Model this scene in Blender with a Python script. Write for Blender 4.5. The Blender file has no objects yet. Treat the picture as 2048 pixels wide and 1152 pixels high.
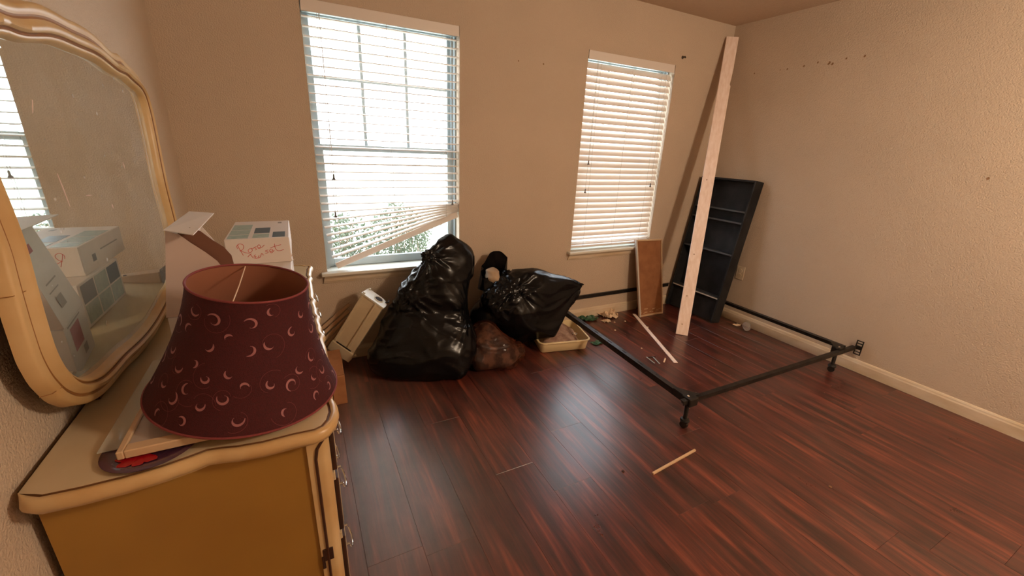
import bpy, bmesh, math, random
from mathutils import Vector, Matrix, noise
random.seed(7)
PI = math.pi
scene = bpy.context.scene
COL = scene.collection

# ------------------------------------------------------------------ camera
cam_d = bpy.data.cameras.new('camera')
cam = bpy.data.objects.new('camera', cam_d)
COL.objects.link(cam)
F_PX = 824.2614
YAW, PITCH, ROLL = 0.4853708, 0.3293893, 0.0467121
fw = Vector((math.sin(YAW)*math.cos(PITCH), math.cos(YAW)*math.cos(PITCH), -math.sin(PITCH)))
rt = Vector((math.cos(YAW), -math.sin(YAW), 0))
up = rt.cross(fw)
r2 = rt*math.cos(ROLL)+up*math.sin(ROLL)
u2 = -rt*math.sin(ROLL)+up*math.cos(ROLL)
M = Matrix((r2, u2, -fw)).transposed().to_4x4()
M.translation = Vector((0.5143279, -2.7038059, 1.4053198))
cam.matrix_world = M
cam_d.sensor_width = 36
cam_d.lens = F_PX/2048*36
cam_d.clip_start = 0.02
scene.camera = cam

# ------------------------------------------------------------------ world, light, exposure
w = bpy.data.worlds.new('world'); scene.world = w; w.use_nodes = True
wn = w.node_tree.nodes; wl = w.node_tree.links
bg = wn['Background']
tc = wn.new('ShaderNodeTexCoord'); sep = wn.new('ShaderNodeSeparateXYZ')
rmp = wn.new('ShaderNodeValToRGB')
wl.new(tc.outputs['Generated'], sep.inputs[0]); wl.new(sep.outputs['Z'], rmp.inputs[0])
rmp.color_ramp.elements[0].position = 0.0; rmp.color_ramp.elements[0].color = (0.96, 0.97, 0.99, 1)
rmp.color_ramp.elements[1].position = 0.7; rmp.color_ramp.elements[1].color = (0.76, 0.87, 1.0, 1)
wl.new(rmp.outputs[0], bg.inputs[0])
bg.inputs[1].default_value = 7.0
scene.view_settings.view_transform = 'Standard'
scene.view_settings.look = 'None'
scene.view_settings.exposure = 0.44
scene.view_settings.gamma = 1.0
scene.view_settings.use_curve_mapping = False
LAMP_POWER = 92.0
try:
    scene.cycles.max_bounces = 10; scene.cycles.diffuse_bounces = 6
    scene.cycles.transparent_max_bounces = 16
    scene.cycles.sample_clamp_indirect = 6
    scene.cycles.use_denoising = True
except Exception: pass

# ------------------------------------------------------------------ helpers
def lin(c): return tuple((x/12.92 if x <= .04045 else ((x+.055)/1.055)**2.4) for x in c)
MATS = {}
def mat(name, c, rough=.5, metal=0, c2=None, nscale=6, stretch=(1,1,1), bump=0, bscale=60, spec=.5,
        coord='Object', trans=0, coat=0, ndetail=4, contrast=(.35,.65), rand=0):
    if name in MATS: return MATS[name]
    m = bpy.data.materials.new(name); m.use_nodes = True
    nt = m.node_tree; N = nt.nodes; L = nt.links; b = N['Principled BSDF']
    b.inputs['Base Color'].default_value = (*c, 1); b.inputs['Roughness'].default_value = rough
    b.inputs['Metallic'].default_value = metal; b.inputs['Specular IOR Level'].default_value = spec
    if coat: b.inputs['Coat Weight'].default_value = coat; b.inputs['Coat Roughness'].default_value = .15
    t = N.new('ShaderNodeTexCoord'); mp = N.new('ShaderNodeMapping')
    mp.inputs['Scale'].default_value = stretch; L.new(t.outputs[coord], mp.inputs[0])
    if c2 is not None:
        n = N.new('ShaderNodeTexNoise'); n.inputs['Scale'].default_value = nscale; n.inputs['Detail'].default_value = ndetail
        L.new(mp.outputs[0], n.inputs['Vector'])
        r = N.new('ShaderNodeValToRGB'); r.color_ramp.elements[0].position = contrast[0]; r.color_ramp.elements[1].position = contrast[1]
        r.color_ramp.elements[0].color = (*c, 1); r.color_ramp.elements[1].color = (*c2, 1)
        L.new(n.outputs['Fac'], r.inputs[0]); L.new(r.outputs[0], b.inputs['Base Color'])
    if bump:
        n2 = N.new('ShaderNodeTexNoise'); n2.inputs['Scale'].default_value = bscale; n2.inputs['Detail'].default_value = 3
        L.new(mp.outputs[0], n2.inputs['Vector'])
        bp = N.new('ShaderNodeBump'); bp.inputs['Strength'].default_value = bump; bp.inputs['Distance'].default_value = .01
        L.new(n2.outputs['Fac'], bp.inputs['Height']); L.new(bp.outputs[0], b.inputs['Normal'])
    if trans:
        tr = N.new('ShaderNodeBsdfTranslucent'); tr.inputs[0].default_value = (*c, 1)
        mx = N.new('ShaderNodeMixShader'); mx.inputs[0].default_value = trans
        L.new(b.outputs[0], mx.inputs[1]); L.new(tr.outputs[0], mx.inputs[2])
        L.new(mx.outputs[0], N['Material Output'].inputs[0])
    MATS[name] = m
    return m

class MB:
    """collects shapes in world coordinates, then becomes ONE mesh object"""
    def __init__(s): s.v = []; s.f = []; s.mi = []; s.cur = 0
    def add(s, vs, fs):
        k = len(s.v); s.v += [tuple(x) for x in vs]; s.f += [tuple(i+k for i in f) for f in fs]; s.mi += [s.cur]*len(fs)
        return s
    def box(s, lo, hi, ch=0):
        x0,y0,z0 = lo; x1,y1,z1 = hi
        return s.hexa([(x0,y0,z0),(x1,y0,z0),(x1,y1,z0),(x0,y1,z0),(x0,y0,z1),(x1,y0,z1),(x1,y1,z1),(x0,y1,z1)])
    def hexa(s, p):
        return s.add(p, [(0,3,2,1),(4,5,6,7),(0,1,5,4),(1,2,6,5),(2,3,7,6),(3,0,4,7)])
    def bar(s, a, b, wd, th, upv=(0,0,1)):
        """rectangular bar a->b, width wd across, thickness th along upv"""
        a = Vector(a); b = Vector(b); d = (b-a).normalized(); u = Vector(upv)
        sd = d.cross(u).normalized(); u = sd.cross(d).normalized()
        P = []
        for c in (a, b):
            for sx, sz in ((-1,-1),(1,-1),(1,1),(-1,1)): P.append(c+sd*sx*wd/2+u*sz*th/2)
        return s.add(P, [(0,1,2,3),(7,6,5,4),(0,4,5,1),(1,5,6,2),(2,6,7,3),(3,7,4,0)])
    def tube(s, pts, r, n=8, closed=False, cap=True):
        pts = [Vector(p) for p in pts]; m = len(pts)
        rr = r if isinstance(r, (list, tuple)) else [r]*m
        prev = None; rings = []
        for i, p in enumerate(pts):
            if closed: d = pts[(i+1) % m]-pts[i-1]
            else: d = pts[min(i+1, m-1)]-pts[max(i-1, 0)]
            d = d.normalized() if d.length > 1e-9 else Vector((0,0,1))
            if prev is None:
                a = Vector((0,0,1)) if abs(d.z) < .9 else Vector((1,0,0))
                x = d.cross(a).normalized()
            else:
                x = (prev-d*prev.dot(d)).normalized()
            prev = x; y = d.cross(x)
            rings.append([p+x*math.cos(2*PI*k/n)*rr[i]+y*math.sin(2*PI*k/n)*rr[i] for k in range(n)])
        V = [q for ring in rings for q in ring]; Fs = []
        for i in range(m if closed else m-1):
            j = (i+1) % m
            for k in range(n):
                l = (k+1) % n; Fs.append((i*n+k, i*n+l, j*n+l, j*n+k))
        if not closed and cap: Fs.append(tuple(range(n))[::-1]); Fs.append(tuple((m-1)*n+k for k in range(n)))
        return s.add(V, Fs)
    def lathe(s, prof, org=(0,0,0), n=32, axis=None, closed=False):
        org = Vector(org); R = Matrix.Identity(3)
        if axis is not None: R = Vector((0,0,1)).rotation_difference(Vector(axis)).to_matrix()
        V = []; m = len(prof)
        for r, z in prof:
            for k in range(n): V.append(org+R @ Vector((r*math.cos(2*PI*k/n), r*math.sin(2*PI*k/n), z)))
        Fs = []
        for i in range(m if closed else m-1):
            j = (i+1) % m
            for k in range(n): Fs.append((i*n+k, i*n+(k+1) % n, j*n+(k+1) % n, j*n+k))
        if not closed:
            if prof[0][0] > 1e-6: Fs.append(tuple(range(n))[::-1])
            if prof[-1][0] > 1e-6: Fs.append(tuple((m-1)*n+k for k in range(n)))
        return s.add(V, Fs)
    def prism(s, poly, ext):
        """poly: 3D points, ext: extrusion vector"""
        n = len(poly); e = Vector(ext); V = [Vector(p) for p in poly]; V += [p+e for p in V]
        Fs = [tuple(range(n))[::-1], tuple(range(n, 2*n))]+[(i, (i+1) % n, n+(i+1) % n, n+i) for i in range(n)]
        return s.add(V, Fs)
    def loft(s, rings, closed=True, caps=True):
        n = len(rings[0]); V = [p for r in rings for p in r]; Fs = []
        for i in range(len(rings)-1):
            for k in range(n if closed else n-1):
                l = (k+1) % n; Fs.append((i*n+k, i*n+l, (i+1)*n+l, (i+1)*n+k))
        if caps: Fs.append(tuple(range(n))[::-1]); Fs.append(tuple((len(rings)-1)*n+k for k in range(n)))
        return s.add(V, Fs)
    def build(s, name, mats, parent=None, smooth=False, bevel=0, seg=2, fix=True, ang=35):
        me = bpy.data.meshes.new(name)
        off = Vector(parent['org']) if parent is not None and 'org' in parent.keys() else Vector((0,0,0))
        me.from_pydata([Vector(v)-off for v in s.v], [], s.f)
        if not isinstance(mats, (list, tuple)): mats = [mats]
        for m in mats: me.materials.append(m)
        if any(s.mi):
            for p, i in zip(me.polygons, s.mi): p.material_index = i
        if fix or bevel:
            bm = bmesh.new(); bm.from_mesh(me); bmesh.ops.recalc_face_normals(bm, faces=bm.faces)
            if bevel:
                es = [e for e in bm.edges if len(e.link_faces) == 2 and e.calc_face_angle(0) > .6]
                bmesh.ops.bevel(bm, geom=es, offset=bevel, segments=seg, profile=.5, affect='EDGES', clamp_overlap=True)
            bm.to_mesh(me); bm.free()
        if smooth:
            for p in me.polygons: p.use_smooth = True
            try: me.set_sharp_from_angle(angle=math.radians(ang))
            except Exception: pass
        me.update()
        o = bpy.data.objects.new(name, me); COL.objects.link(o)
        if parent is not None:
            o.parent = parent
            o['org'] = tuple(off)
        return o

def thing(name, label, cat, org=(0,0,0), group=None):
    o = bpy.data.objects.new(name, None); COL.objects.link(o)
    o.empty_display_size = .05
    o.location = org; o['org'] = tuple(org); o['label'] = label; o['category'] = cat
    if group: o['group'] = group
    return o
def tag(o, label, cat, group=None):
    o['label'] = label; o['category'] = cat
    if group: o['group'] = group
    return o
def origin(o):
    """put a single-mesh thing's origin at the centre of its base"""
    me = o.data; xs = [v.co for v in me.vertices]
    c = Vector((sum(v.x for v in xs)/len(xs), sum(v.y for v in xs)/len(xs), min(v.z for v in xs)))
    me.transform(Matrix.Translation(-c)); o.location = c
    return o
def struct(o): o['kind'] = 'structure'; return o

H = 2.44; W = 3.934; YR = -4.3
W1 = (0.634, 1.502); W2 = (2.466, 3.323); ZS, ZT = 0.619, 2.080

# ------------------------------------------------------------------ materials
wall_c = lin((.765,.695,.615))
M_wall = mat('wall_paint', wall_c, .75, c2=tuple(x*1.05 for x in wall_c), nscale=2.5, bump=.55, bscale=160, spec=.25)
M_ceil = mat('ceiling_paint', lin((.82,.73,.64)), .9, bump=.9, bscale=110, spec=.2)
M_trim = mat('cream_trim_paint', lin((.84,.78,.69)), .45, c2=lin((.78,.70,.58)), nscale=5, stretch=(1,1,3))
M_vinyl = mat('white_vinyl', lin((.64,.68,.69)), .4)
M_sill = mat('white_sill_paint', lin((.86,.85,.80)), .35)
M_slat = mat('blind_slat', lin((.93,.90,.87)), .45, trans=.15)
M_cord = mat('blind_cord', lin((.80,.78,.74)), .8)
M_tassel = mat('blind_tassel', lin((.42,.42,.42)), .6)
M_black = mat('black_metal', (.012,.011,.010), .42, metal=.3, c2=(.03,.026,.022), nscale=30)
M_rust = mat('dark_steel', (.035,.028,.022), .5, metal=.5, c2=(.015,.012,.01), nscale=25)
M_bag = mat('black_plastic', (.0035,.0035,.004), .24, bump=.10, bscale=28, spec=.26, stretch=(1,1,1.6))
M_bagm = mat('matt_black_plastic', (.008,.008,.0085), .42, bump=.3, bscale=35, spec=.45)
M_shelf = mat('black_laminate', (.009,.009,.010), .5, spec=.2, c2=(.022,.022,.023), nscale=9)
M_shelf_g = mat('scuffed_black_shelf', lin((.22,.22,.225)), .45, c2=lin((.16,.16,.165)), nscale=12)
M_shelf_e = mat('worn_white_edge', lin((.75,.72,.68)), .6)
M_pine = mat('raw_pine', lin((.96,.89,.85)), .6, c2=lin((.91,.82,.76)), nscale=5, stretch=(10,10,.7), ndetail=6)
M_mdf = mat('raw_hardboard', lin((.60,.40,.25)), .75, c2=lin((.54,.35,.21)), nscale=14)
M_card = mat('cardboard', lin((.66,.45,.29)), .8, c2=lin((.60,.40,.25)), nscale=18)
M_cream = mat('cream_laminate', lin((.80,.73,.60)), .32, c2=lin((.74,.66,.52)), nscale=4)
M_gold = mat('antique_cream_paint', lin((.80,.69,.51)), .35, c2=lin((.75,.61,.41)), nscale=7, stretch=(1,1,1))
M_goldd = mat('yellowed_side_paint', lin((.62,.46,.19)), .5, c2=lin((.58,.42,.17)), nscale=3)
M_dark = mat('dark_stained_groove', lin((.26,.13,.06)), .5)
M_groove = mat('brown_glaze_line', lin((.56,.38,.20)), .5)
M_inlay = mat('inlay_glaze', lin((.42,.27,.14)), .5)
M_brown = mat('dark_brown_wood', lin((.24,.12,.06)), .5, c2=lin((.18,.09,.05)), nscale=8)
M_chrome = mat('chrome', (.75,.73,.70), .12, metal=1)
M_shade = mat('burgundy_fabric', lin((.285,.042,.068)), .85, c2=lin((.24,.034,.055)), nscale=240, bump=.25, bscale=500, trans=.10)
M_shade_in = mat('tan_lining', lin((.62,.40,.30)), .8, trans=.15)
M_swirl = mat('pale_embroidery', lin((.60,.38,.38)), .6)
M_vine = mat('dark_rose_thread', lin((.44,.17,.17)), .6)
M_wbox = mat('white_carton', lin((.84,.80,.77)), .6)
M_wboxf = mat('carton_front', lin((.76,.68,.64)), .7)
M_wboxd = mat('carton_inside', lin((.45,.30,.23)), .85)
M_wboxi = mat('unprinted_carton', lin((.60,.46,.38)), .85)
M_teal = mat('pale_teal_print', lin((.55,.63,.60)), .5, c2=lin((.62,.69,.65)), nscale=60)
M_navy = mat('slate_print', lin((.26,.34,.38)), .5)
M_redm = mat('red_marker', lin((.78,.20,.16)), .6)
M_redp = mat('crimson_print', lin((.62,.12,.22)), .5)
M_grey = mat('grey_print', lin((.55,.53,.51)), .6)
M_offw = mat('yellowed_white_plastic', lin((.86,.80,.68)), .38, c2=lin((.80,.73,.60)), nscale=5)
M_hole = mat('dark_opening', (.02,.012,.01), .8)
M_tray = mat('ivory_plastic', lin((.90,.82,.64)), .35)
M_paper = mat('crumpled_paper', lin((.86,.76,.64)), .8)
M_rag = mat('beige_fabric', lin((.66,.57,.47)), .9)
M_green = mat('green_plastic', lin((.18,.34,.24)), .35)
M_mark = mat('wall_scuff', lin((.56,.43,.31)), .8)
M_rim = mat('dusty_rose_trim', lin((.48,.20,.20)), .8)
M_plug = mat('dark_anchor', lin((.22,.17,.11)), .6)
M_leaf = mat('shrub_leaf', lin((.36,.39,.30)), .6, c2=lin((.26,.29,.22)), nscale=3, trans=.3)
M_twig = mat('shrub_twig', lin((.46,.38,.30)), .8)
M_gnd = mat('outdoor_ground', lin((.80,.79,.74)), .9, c2=lin((.72,.72,.62)), nscale=2)
M_under = mat('dark_joint', (.012,.005,.004), .8)
M_plate = mat('mauve_glazed_plate', lin((.30,.18,.26)), .12, coat=.6)
M_petal = mat('red_petal_glaze', lin((.60,.06,.10)), .2)
M_mat = mat('mat_board', lin((.80,.71,.68)), .7)
M_item = mat('pale_worn_wood', lin((.78,.66,.52)), .6)
M_cloth = mat('dark_cloth', lin((.26,.25,.27)), .9)
M_lamp = bpy.data.materials.new('lit_lamp_glass'); M_lamp.use_nodes = True
M_lamp.node_tree.nodes['Principled BSDF'].inputs['Base Color'].default_value = (.9,.85,.75,1)
M_lamp.node_tree.nodes['Principled BSDF'].inputs['Emission Color'].default_value = (1,.72,.45,1)
M_lamp.node_tree.nodes['Principled BSDF'].inputs['Emission Strength'].default_value = 3.0

def film(name, c, alpha, rough=.1, bump=0, gl=1.0):
    m = bpy.data.materials.new(name); m.use_nodes = True; nt = m.node_tree; N = nt.nodes; L = nt.links
    b = N['Principled BSDF']; b.inputs['Base Color'].default_value = (*c, 1); b.inputs['Roughness'].default_value = rough
    tr = N.new('ShaderNodeBsdfTransparent'); mx = N.new('ShaderNodeMixShader')
    fr = N.new('ShaderNodeFresnel'); fr.inputs[0].default_value = 1.45
    ad = N.new('ShaderNodeMath'); ad.operation = 'ADD'; ad.use_clamp = True; ad.inputs[1].default_value = alpha
    ge = N.new('ShaderNodeNewGeometry'); iv = N.new('ShaderNodeMath'); iv.operation = 'SUBTRACT'; iv.inputs[0].default_value = 1; L.new(ge.outputs['Backfacing'], iv.inputs[1])
    mu = N.new('ShaderNodeMath'); mu.operation = 'MULTIPLY'; L.new(fr.outputs[0], mu.inputs[0]); L.new(iv.outputs[0], mu.inputs[1])
    L.new(mu.outputs[0], ad.inputs[0]); L.new(ad.outputs[0], mx.inputs[0])
    L.new(tr.outputs[0], mx.inputs[1]); L.new(b.outputs[0], mx.inputs[2]); L.new(mx.outputs[0], N['Material Output'].inputs[0])
    if bump:
        t = N.new('ShaderNodeTexCoord'); n = N.new('ShaderNodeTexNoise'); n.inputs['Scale'].default_value = 30; n.inputs['Detail'].default_value = 3
        L.new(t.outputs['Object'], n.inputs[0]); bp = N.new('ShaderNodeBump'); bp.inputs['Strength'].default_value = bump; bp.inputs['Distance'].default_value = .01
        L.new(n.outputs[0], bp.inputs['Height']); L.new(bp.outputs[0], b.inputs['Normal'])
    return m
def glassmat(name, tint=(1,1,1), ior=1.4):
    m = bpy.data.materials.new(name); m.use_nodes = True; nt = m.node_tree; N = nt.nodes; L = nt.links
    N.remove(N['Principled BSDF'])
    g = N.new('ShaderNodeBsdfGlossy'); g.inputs['Roughness'].default_value = .03
    tr = N.new('ShaderNodeBsdfTransparent'); tr.inputs[0].default_value = (*tint, 1); mx = N.new('ShaderNodeMixShader')
    fr = N.new('ShaderNodeFresnel'); fr.inputs[0].default_value = ior
    ge = N.new('ShaderNodeNewGeometry'); iv = N.new('ShaderNodeMath'); iv.operation = 'SUBTRACT'; iv.inputs[0].default_value = 1; L.new(ge.outputs['Backfacing'], iv.inputs[1])
    mu = N.new('ShaderNodeMath'); mu.operation = 'MULTIPLY'; L.new(fr.outputs[0], mu.inputs[0]); L.new(iv.outputs[0], mu.inputs[1])
    L.new(mu.outputs[0], mx.inputs[0]); L.new(tr.outputs[0], mx.inputs[1]); L.new(g.outputs[0], mx.inputs[2])
    L.new(mx.outputs[0], N['Material Output'].inputs[0])
    return m
M_pane = glassmat('window_glass', (.97,.98,.98), 1.2)
M_glass = glassmat('clear_glass', (.93,.95,.94), 1.5)
M_tanfilm = film('brown_tinted_film', lin((.34,.19,.13)), .25, .10, .35)
M_sheet = film('reflection_tinted_glass', lin((.84,.84,.80)), .42, .06)  # pale reflection of the window put into the sheet's colour
M_jar = film('clear_plastic', lin((.75,.72,.70)), .25, .1)

def mirror_mat():
    m = bpy.data.materials.new('dusty_mirror'); m.use_nodes = True; nt = m.node_tree; N = nt.nodes; L = nt.links
    b = N['Principled BSDF']; b.inputs['Metallic'].default_value = 1; b.inputs['Base Color'].default_value = (.74,.82,.78,1); b.inputs['Roughness'].default_value = .012
    d = N.new('ShaderNodeBsdfDiffuse'); d.inputs[0].default_value = (.75,.75,.73,1)
    t = N.new('ShaderNodeTexCoord'); n = N.new('ShaderNodeTexNoise'); n.inputs['Scale'].default_value = 5; n.inputs['Detail'].default_value = 7; n.inputs['Roughness'].default_value = .65
    L.new(t.outputs['Object'], n.inputs[0]); r = N.new('ShaderNodeValToRGB'); r.color_ramp.elements[0].position = .35; r.color_ramp.elements[1].position = .8
    r.color_ramp.elements[0].color = (.08,.08,.08,1); r.color_ramp.elements[1].color = (.26,.26,.26,1)
    L.new(n.outputs[0], r.inputs[0])
    v = N.new('ShaderNodeTexNoise'); v.inputs['Scale'].default_value = 28; v.inputs['Detail'].default_value = 2
    L.new(t.outputs['Object'], v.inputs[0]); r2_ = N.new('ShaderNodeValToRGB'); r2_.color_ramp.elements[0].position = .70; r2_.color_ramp.elements[1].position = .78
    r2_.color_ramp.elements[1].color = (.35,.35,.35,1); r2_.color_ramp.elements[0].color = (0,0,0,1); L.new(v.outputs[0], r2_.inputs[0])
    a = N.new('ShaderNodeMath'); a.operation = 'ADD'; a.use_clamp = True; L.new(r.outputs[0], a.inputs[0]); L.new(r2_.outputs[0], a.inputs[1])
    mx = N.new('ShaderNodeMixShader'); L.new(a.outputs[0], mx.inputs[0]); L.new(b.outputs[0], mx.inputs[1]); L.new(d.outputs[0], mx.inputs[2])
    L.new(mx.outputs[0], N['Material Output'].inputs[0])
    return m
M_mirror = mirror_mat()

def floor_mat():
    m = bpy.data.materials.new('red_brown_laminate'); m.use_nodes = True; nt = m.node_tree; N = nt.nodes; L = nt.links
    b = N['Principled BSDF']
    t = N.new('ShaderNodeTexCoord'); oi = N.new('ShaderNodeObjectInfo')
    mul = N.new('ShaderNodeVectorMath'); mul.operation = 'SCALE'; cmb = N.new('ShaderNodeCombineXYZ')
    L.new(oi.outputs['Random'], cmb.inputs[0]); L.new(oi.outputs['Random'], cmb.inputs[1]); L.new(oi.outputs['Random'], cmb.inputs[2])
    L.new(cmb.outputs[0], mul.inputs[0]); mul.inputs['Scale'].default_value = 37.0
    ad = N.new('ShaderNodeVectorMath'); ad.operation = 'ADD'; L.new(t.outputs['Object'], ad.inputs[0]); L.new(mul.outputs[0], ad.inputs[1])
    def nz(sx, sy, scale, det, rgh=.6, dist=0):
        mp = N.new('ShaderNodeMapping'); mp.inputs['Scale'].default_value = (sx, sy, 1); L.new(ad.outputs[0], mp.inputs[0])
        n = N.new('ShaderNodeTexNoise'); n.inputs['Scale'].default_value = scale; n.inputs['Detail'].default_value = det; n.inputs['Roughness'].default_value = rgh
        n.inputs['Distortion'].default_value = dist; L.new(mp.outputs[0], n.inputs[0]); return n
    n1 = nz(15, 1.1, 2.0, 6, .60, .35)
    r = N.new('ShaderNodeValToRGB'); e = r.color_ramp.elements
    e[0].position = .34; e[0].color = (*lin((.155,.07,.062)), 1); e[1].position = .70; e[1].color = (*lin((.52,.26,.185)), 1)
    k = e.new(.44); k.color = (*lin((.25,.108,.088)), 1); k = e.new(.56); k.color = (*lin((.36,.16,.122)), 1)
    L.new(n1.outputs[0], r.inputs[0])
    n2 = nz(80, 2.0, 1.5, 3, .6)
    r2_ = N.new('ShaderNodeValToRGB'); r2_.color_ramp.elements[0].position = .35; r2_.color_ramp.elements[1].position = .62
    r2_.color_ramp.elements[0].color = (.74,.72,.72,1); r2_.color_ramp.elements[1].color = (1.12,1.08,1.05,1); L.new(n2.outputs[0], r2_.inputs[0])
    mx = N.new('ShaderNodeMix'); mx.data_type = 'RGBA'; mx.blend_type = 'MULTIPLY'; mx.inputs[0].default_value = 1
    L.new(r.outputs[0], mx.inputs[6]); L.new(r2_.outputs[0], mx.inputs[7])
    # dust and dried smears, in room coordinates
    g = N.new('ShaderNodeNewGeometry')
    nd = N.new('ShaderNodeTexNoise'); nd.inputs['Scale'].default_value = 2.6; nd.inputs['Detail'].default_value = 8; nd.inputs['Roughness'].default_value = .7
    L.new(g.outputs['Position'], nd.inputs[0])
    rd = N.new('ShaderNodeValToRGB'); rd.color_ramp.elements[0].position = .48; rd.color_ramp.elements[1].position = .78
    rd.color_ramp.elements[0].color = (0.03,0.03,0.03,1); rd.color_ramp.elements[1].color = (.16,.16,.16,1); L.new(nd.outputs[0], rd.inputs[0])
    # strip in front of the dresser: dust, plus window sheen put into the colour
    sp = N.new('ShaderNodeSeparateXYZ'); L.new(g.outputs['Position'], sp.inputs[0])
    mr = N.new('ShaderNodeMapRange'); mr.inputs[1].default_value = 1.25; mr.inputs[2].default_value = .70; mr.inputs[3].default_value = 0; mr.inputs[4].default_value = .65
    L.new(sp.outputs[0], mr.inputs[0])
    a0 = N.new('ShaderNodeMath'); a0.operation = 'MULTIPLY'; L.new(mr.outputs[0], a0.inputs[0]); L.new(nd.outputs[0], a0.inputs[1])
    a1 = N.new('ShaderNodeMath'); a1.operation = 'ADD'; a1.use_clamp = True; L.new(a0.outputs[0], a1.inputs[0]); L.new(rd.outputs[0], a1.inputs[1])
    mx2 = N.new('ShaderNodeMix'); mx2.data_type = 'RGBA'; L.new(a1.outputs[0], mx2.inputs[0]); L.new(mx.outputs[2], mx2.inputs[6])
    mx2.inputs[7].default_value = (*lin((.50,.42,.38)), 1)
    L.new(mx2.outputs[2], b.inputs['Base Color'])
    rr = N.new('ShaderNodeMapRange'); rr.inputs[1].default_value = .3; rr.inputs[2].default_value = .75; rr.inputs[3].default_value = .27; rr.inputs[4].default_value = .33
    L.new(nd.outputs[0], rr.inputs[0]); L.new(rr.outputs[0], b.inputs['Roughness'])
    b.inputs['Specular IOR Level'].default_value = 1.0
    bp = N.new('ShaderNodeBump'); bp.inputs['Strength'].default_value = .12; bp.inputs['Distance'].default_value = .002
    L.new(n2.outputs[0], bp.inputs['Height']); L.new(bp.outputs[0], b.inputs['Normal'])
    return m
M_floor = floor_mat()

# ------------------------------------------------------------------ room shell
mb = MB(); mb.box((-.12, YR-.12, -.12), (W+.12, .14, -.009))
floor = struct(mb.build('floor', M_under))
PW = .195; PL = 1.22
joints = {8: -1.215, 7: -1.56, 3: -1.575, 5: -.905, 4: -.40, 6: -.15, 9: -.66, 10: -1.9, 11: -.3, 12: -1.1}
def bevel_plank(x0, x1, y0, y1, z0, z1, c=.0006):
    g = .0002
    x0 += g; x1 -= g; y0 += g; y1 -= g
    P = [(x0,y0,z0),(x1,y0,z0),(x1,y1,z0),(x0,y1,z0),(x0,y0,z1-c),(x1,y0,z1-c),(x1,y1,z1-c),(x0,y1,z1-c),
         (x0+c,y0+c,z1),(x1-c,y0+c,z1),(x1-c,y1-c,z1),(x0+c,y1-c,z1)]
    return MB().add(P, [(0,3,2,1),(0,1,5,4),(1,2,6,5),(2,3,7,6),(3,0,4,7),(4,5,9,8),(5,6,10,9),(6,7,11,10),(7,4,8,11),(8,9,10,11)])
for k in range(-1, 21):
    xa = max(.008+PW*k, 0.0); xb = min(.008+PW*(k+1), W)
    if xb-xa < .01: continue
    j0 = joints.get(k, -random.uniform(0.1, 1.2))
    while j0 < 0: j0 += PL
    edges = [j0-PL*i for i in range(0, 6)]
    for i in range(5):
        y1 = min(edges[i], 0); y0 = max(edges[i+1], YR)
        if y1-y0 < .01: continue
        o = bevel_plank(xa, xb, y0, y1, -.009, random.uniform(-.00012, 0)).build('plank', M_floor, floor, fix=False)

def wall_box(name, lo, hi, m=M_wall): return struct(MB().box(lo, hi).build(name, m))
wb = MB()
T = .16
for lo, hi in [((-.12,0,-.02),(W1[0],T,H)), ((W1[1],0,-.02),(W2[0],T,H)), ((W2[1],0,-.02),(W+.12,T,H)),
               ((W1[0],0,-.02),(W1[1],T,ZS-.02)), ((W2[0],0,-.02),(W2[1],T,ZS-.02)),
               ((W1[0],0,ZT),(W1[1],T,H)), ((W2[0],0,ZT),(W2[1],T,H))]:
    wb.box(lo, hi)
wall_back = struct(wb.build('wall_back', M_wall))
wall_left = wall_box('wall_left', (-.12, YR, -.02), (0, 0, H))
wall_right = wall_box('wall_right', (W, YR, -.02), (W+.12, 0, H))
wall_box('wall_rear', (-.12, YR-.12, -.02), (W+.12, YR, H))
struct(MB().box((-.12, YR-.12, H), (W+.12, T, H+.12)).build('ceiling', M_ceil))

def baseboard(name, a, b, nrm):
    a = Vector(a); b = Vector(b); n = Vector(nrm)
    prof = [(0,0),(.013,0),(.013,.062),(.010,.070),(.009,.078),(.005,.086),(0,.088)]
    rings = [[p+n*d+Vector((0,0,z)) for d, z in prof] for p in (a, b)]
    return struct(MB().loft(rings).build(name, M_trim, smooth=False))
baseboard('baseboard_back', (0,0,0), (W,0,0), (0,-1,0))
baseboard('baseboard_right', (W,-.013,0), (W,YR,0), (-1,0,0))
baseboard('baseboard_left', (0,-.013,0), (0,YR,0), (1,0,0))
# scuffs and old screw holes
for y, z, s in [(-.26,2.056,.006),(-.47,2.056,.004),(-.524,2.056,.007),(-.643,2.061,.008),(-.735,2.072,.007),(-.811,2.058,.012),(-.835,2.050,.009),(-.915,2.072,.007),(-1.022,2.071,.008),(-1.801,1.357,.008)]:
    MB().lathe([(s*.2,0),(s,.0006),(s*.8,.0012),(s*.3,.0006)], (W-.0003, y, z), 8, (-1,.2,.1)).build('scuff', M_mark, wall_right)
for x, z, s in [(2.101,1.945,.006),(1.910,1.941,.005),(1.02,.57,.003)]:
    MB().lathe([(s*.2,0),(s,.0006),(s*.8,.0012),(s*.3,.0006)], (x, -.0003, z), 8, (0,-1,.1)).build('scuff', M_mark, wall_back)
b = MB().lathe([(.012,0),(.012,.003),(.006,.006),(.005,.012)], (3.381,0,2.141), 10, (0,-1,0)); b.tube([(3.381,-.006,2.141),(3.397,-.010,2.147),(3.405,-.008,2.140)], .006, 6)
tag(origin(b.build('wall_anchor', M_plug, smooth=True)), 'small dark screw anchor in the wall above the right side of the closed-blind window', 'anchor')

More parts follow.
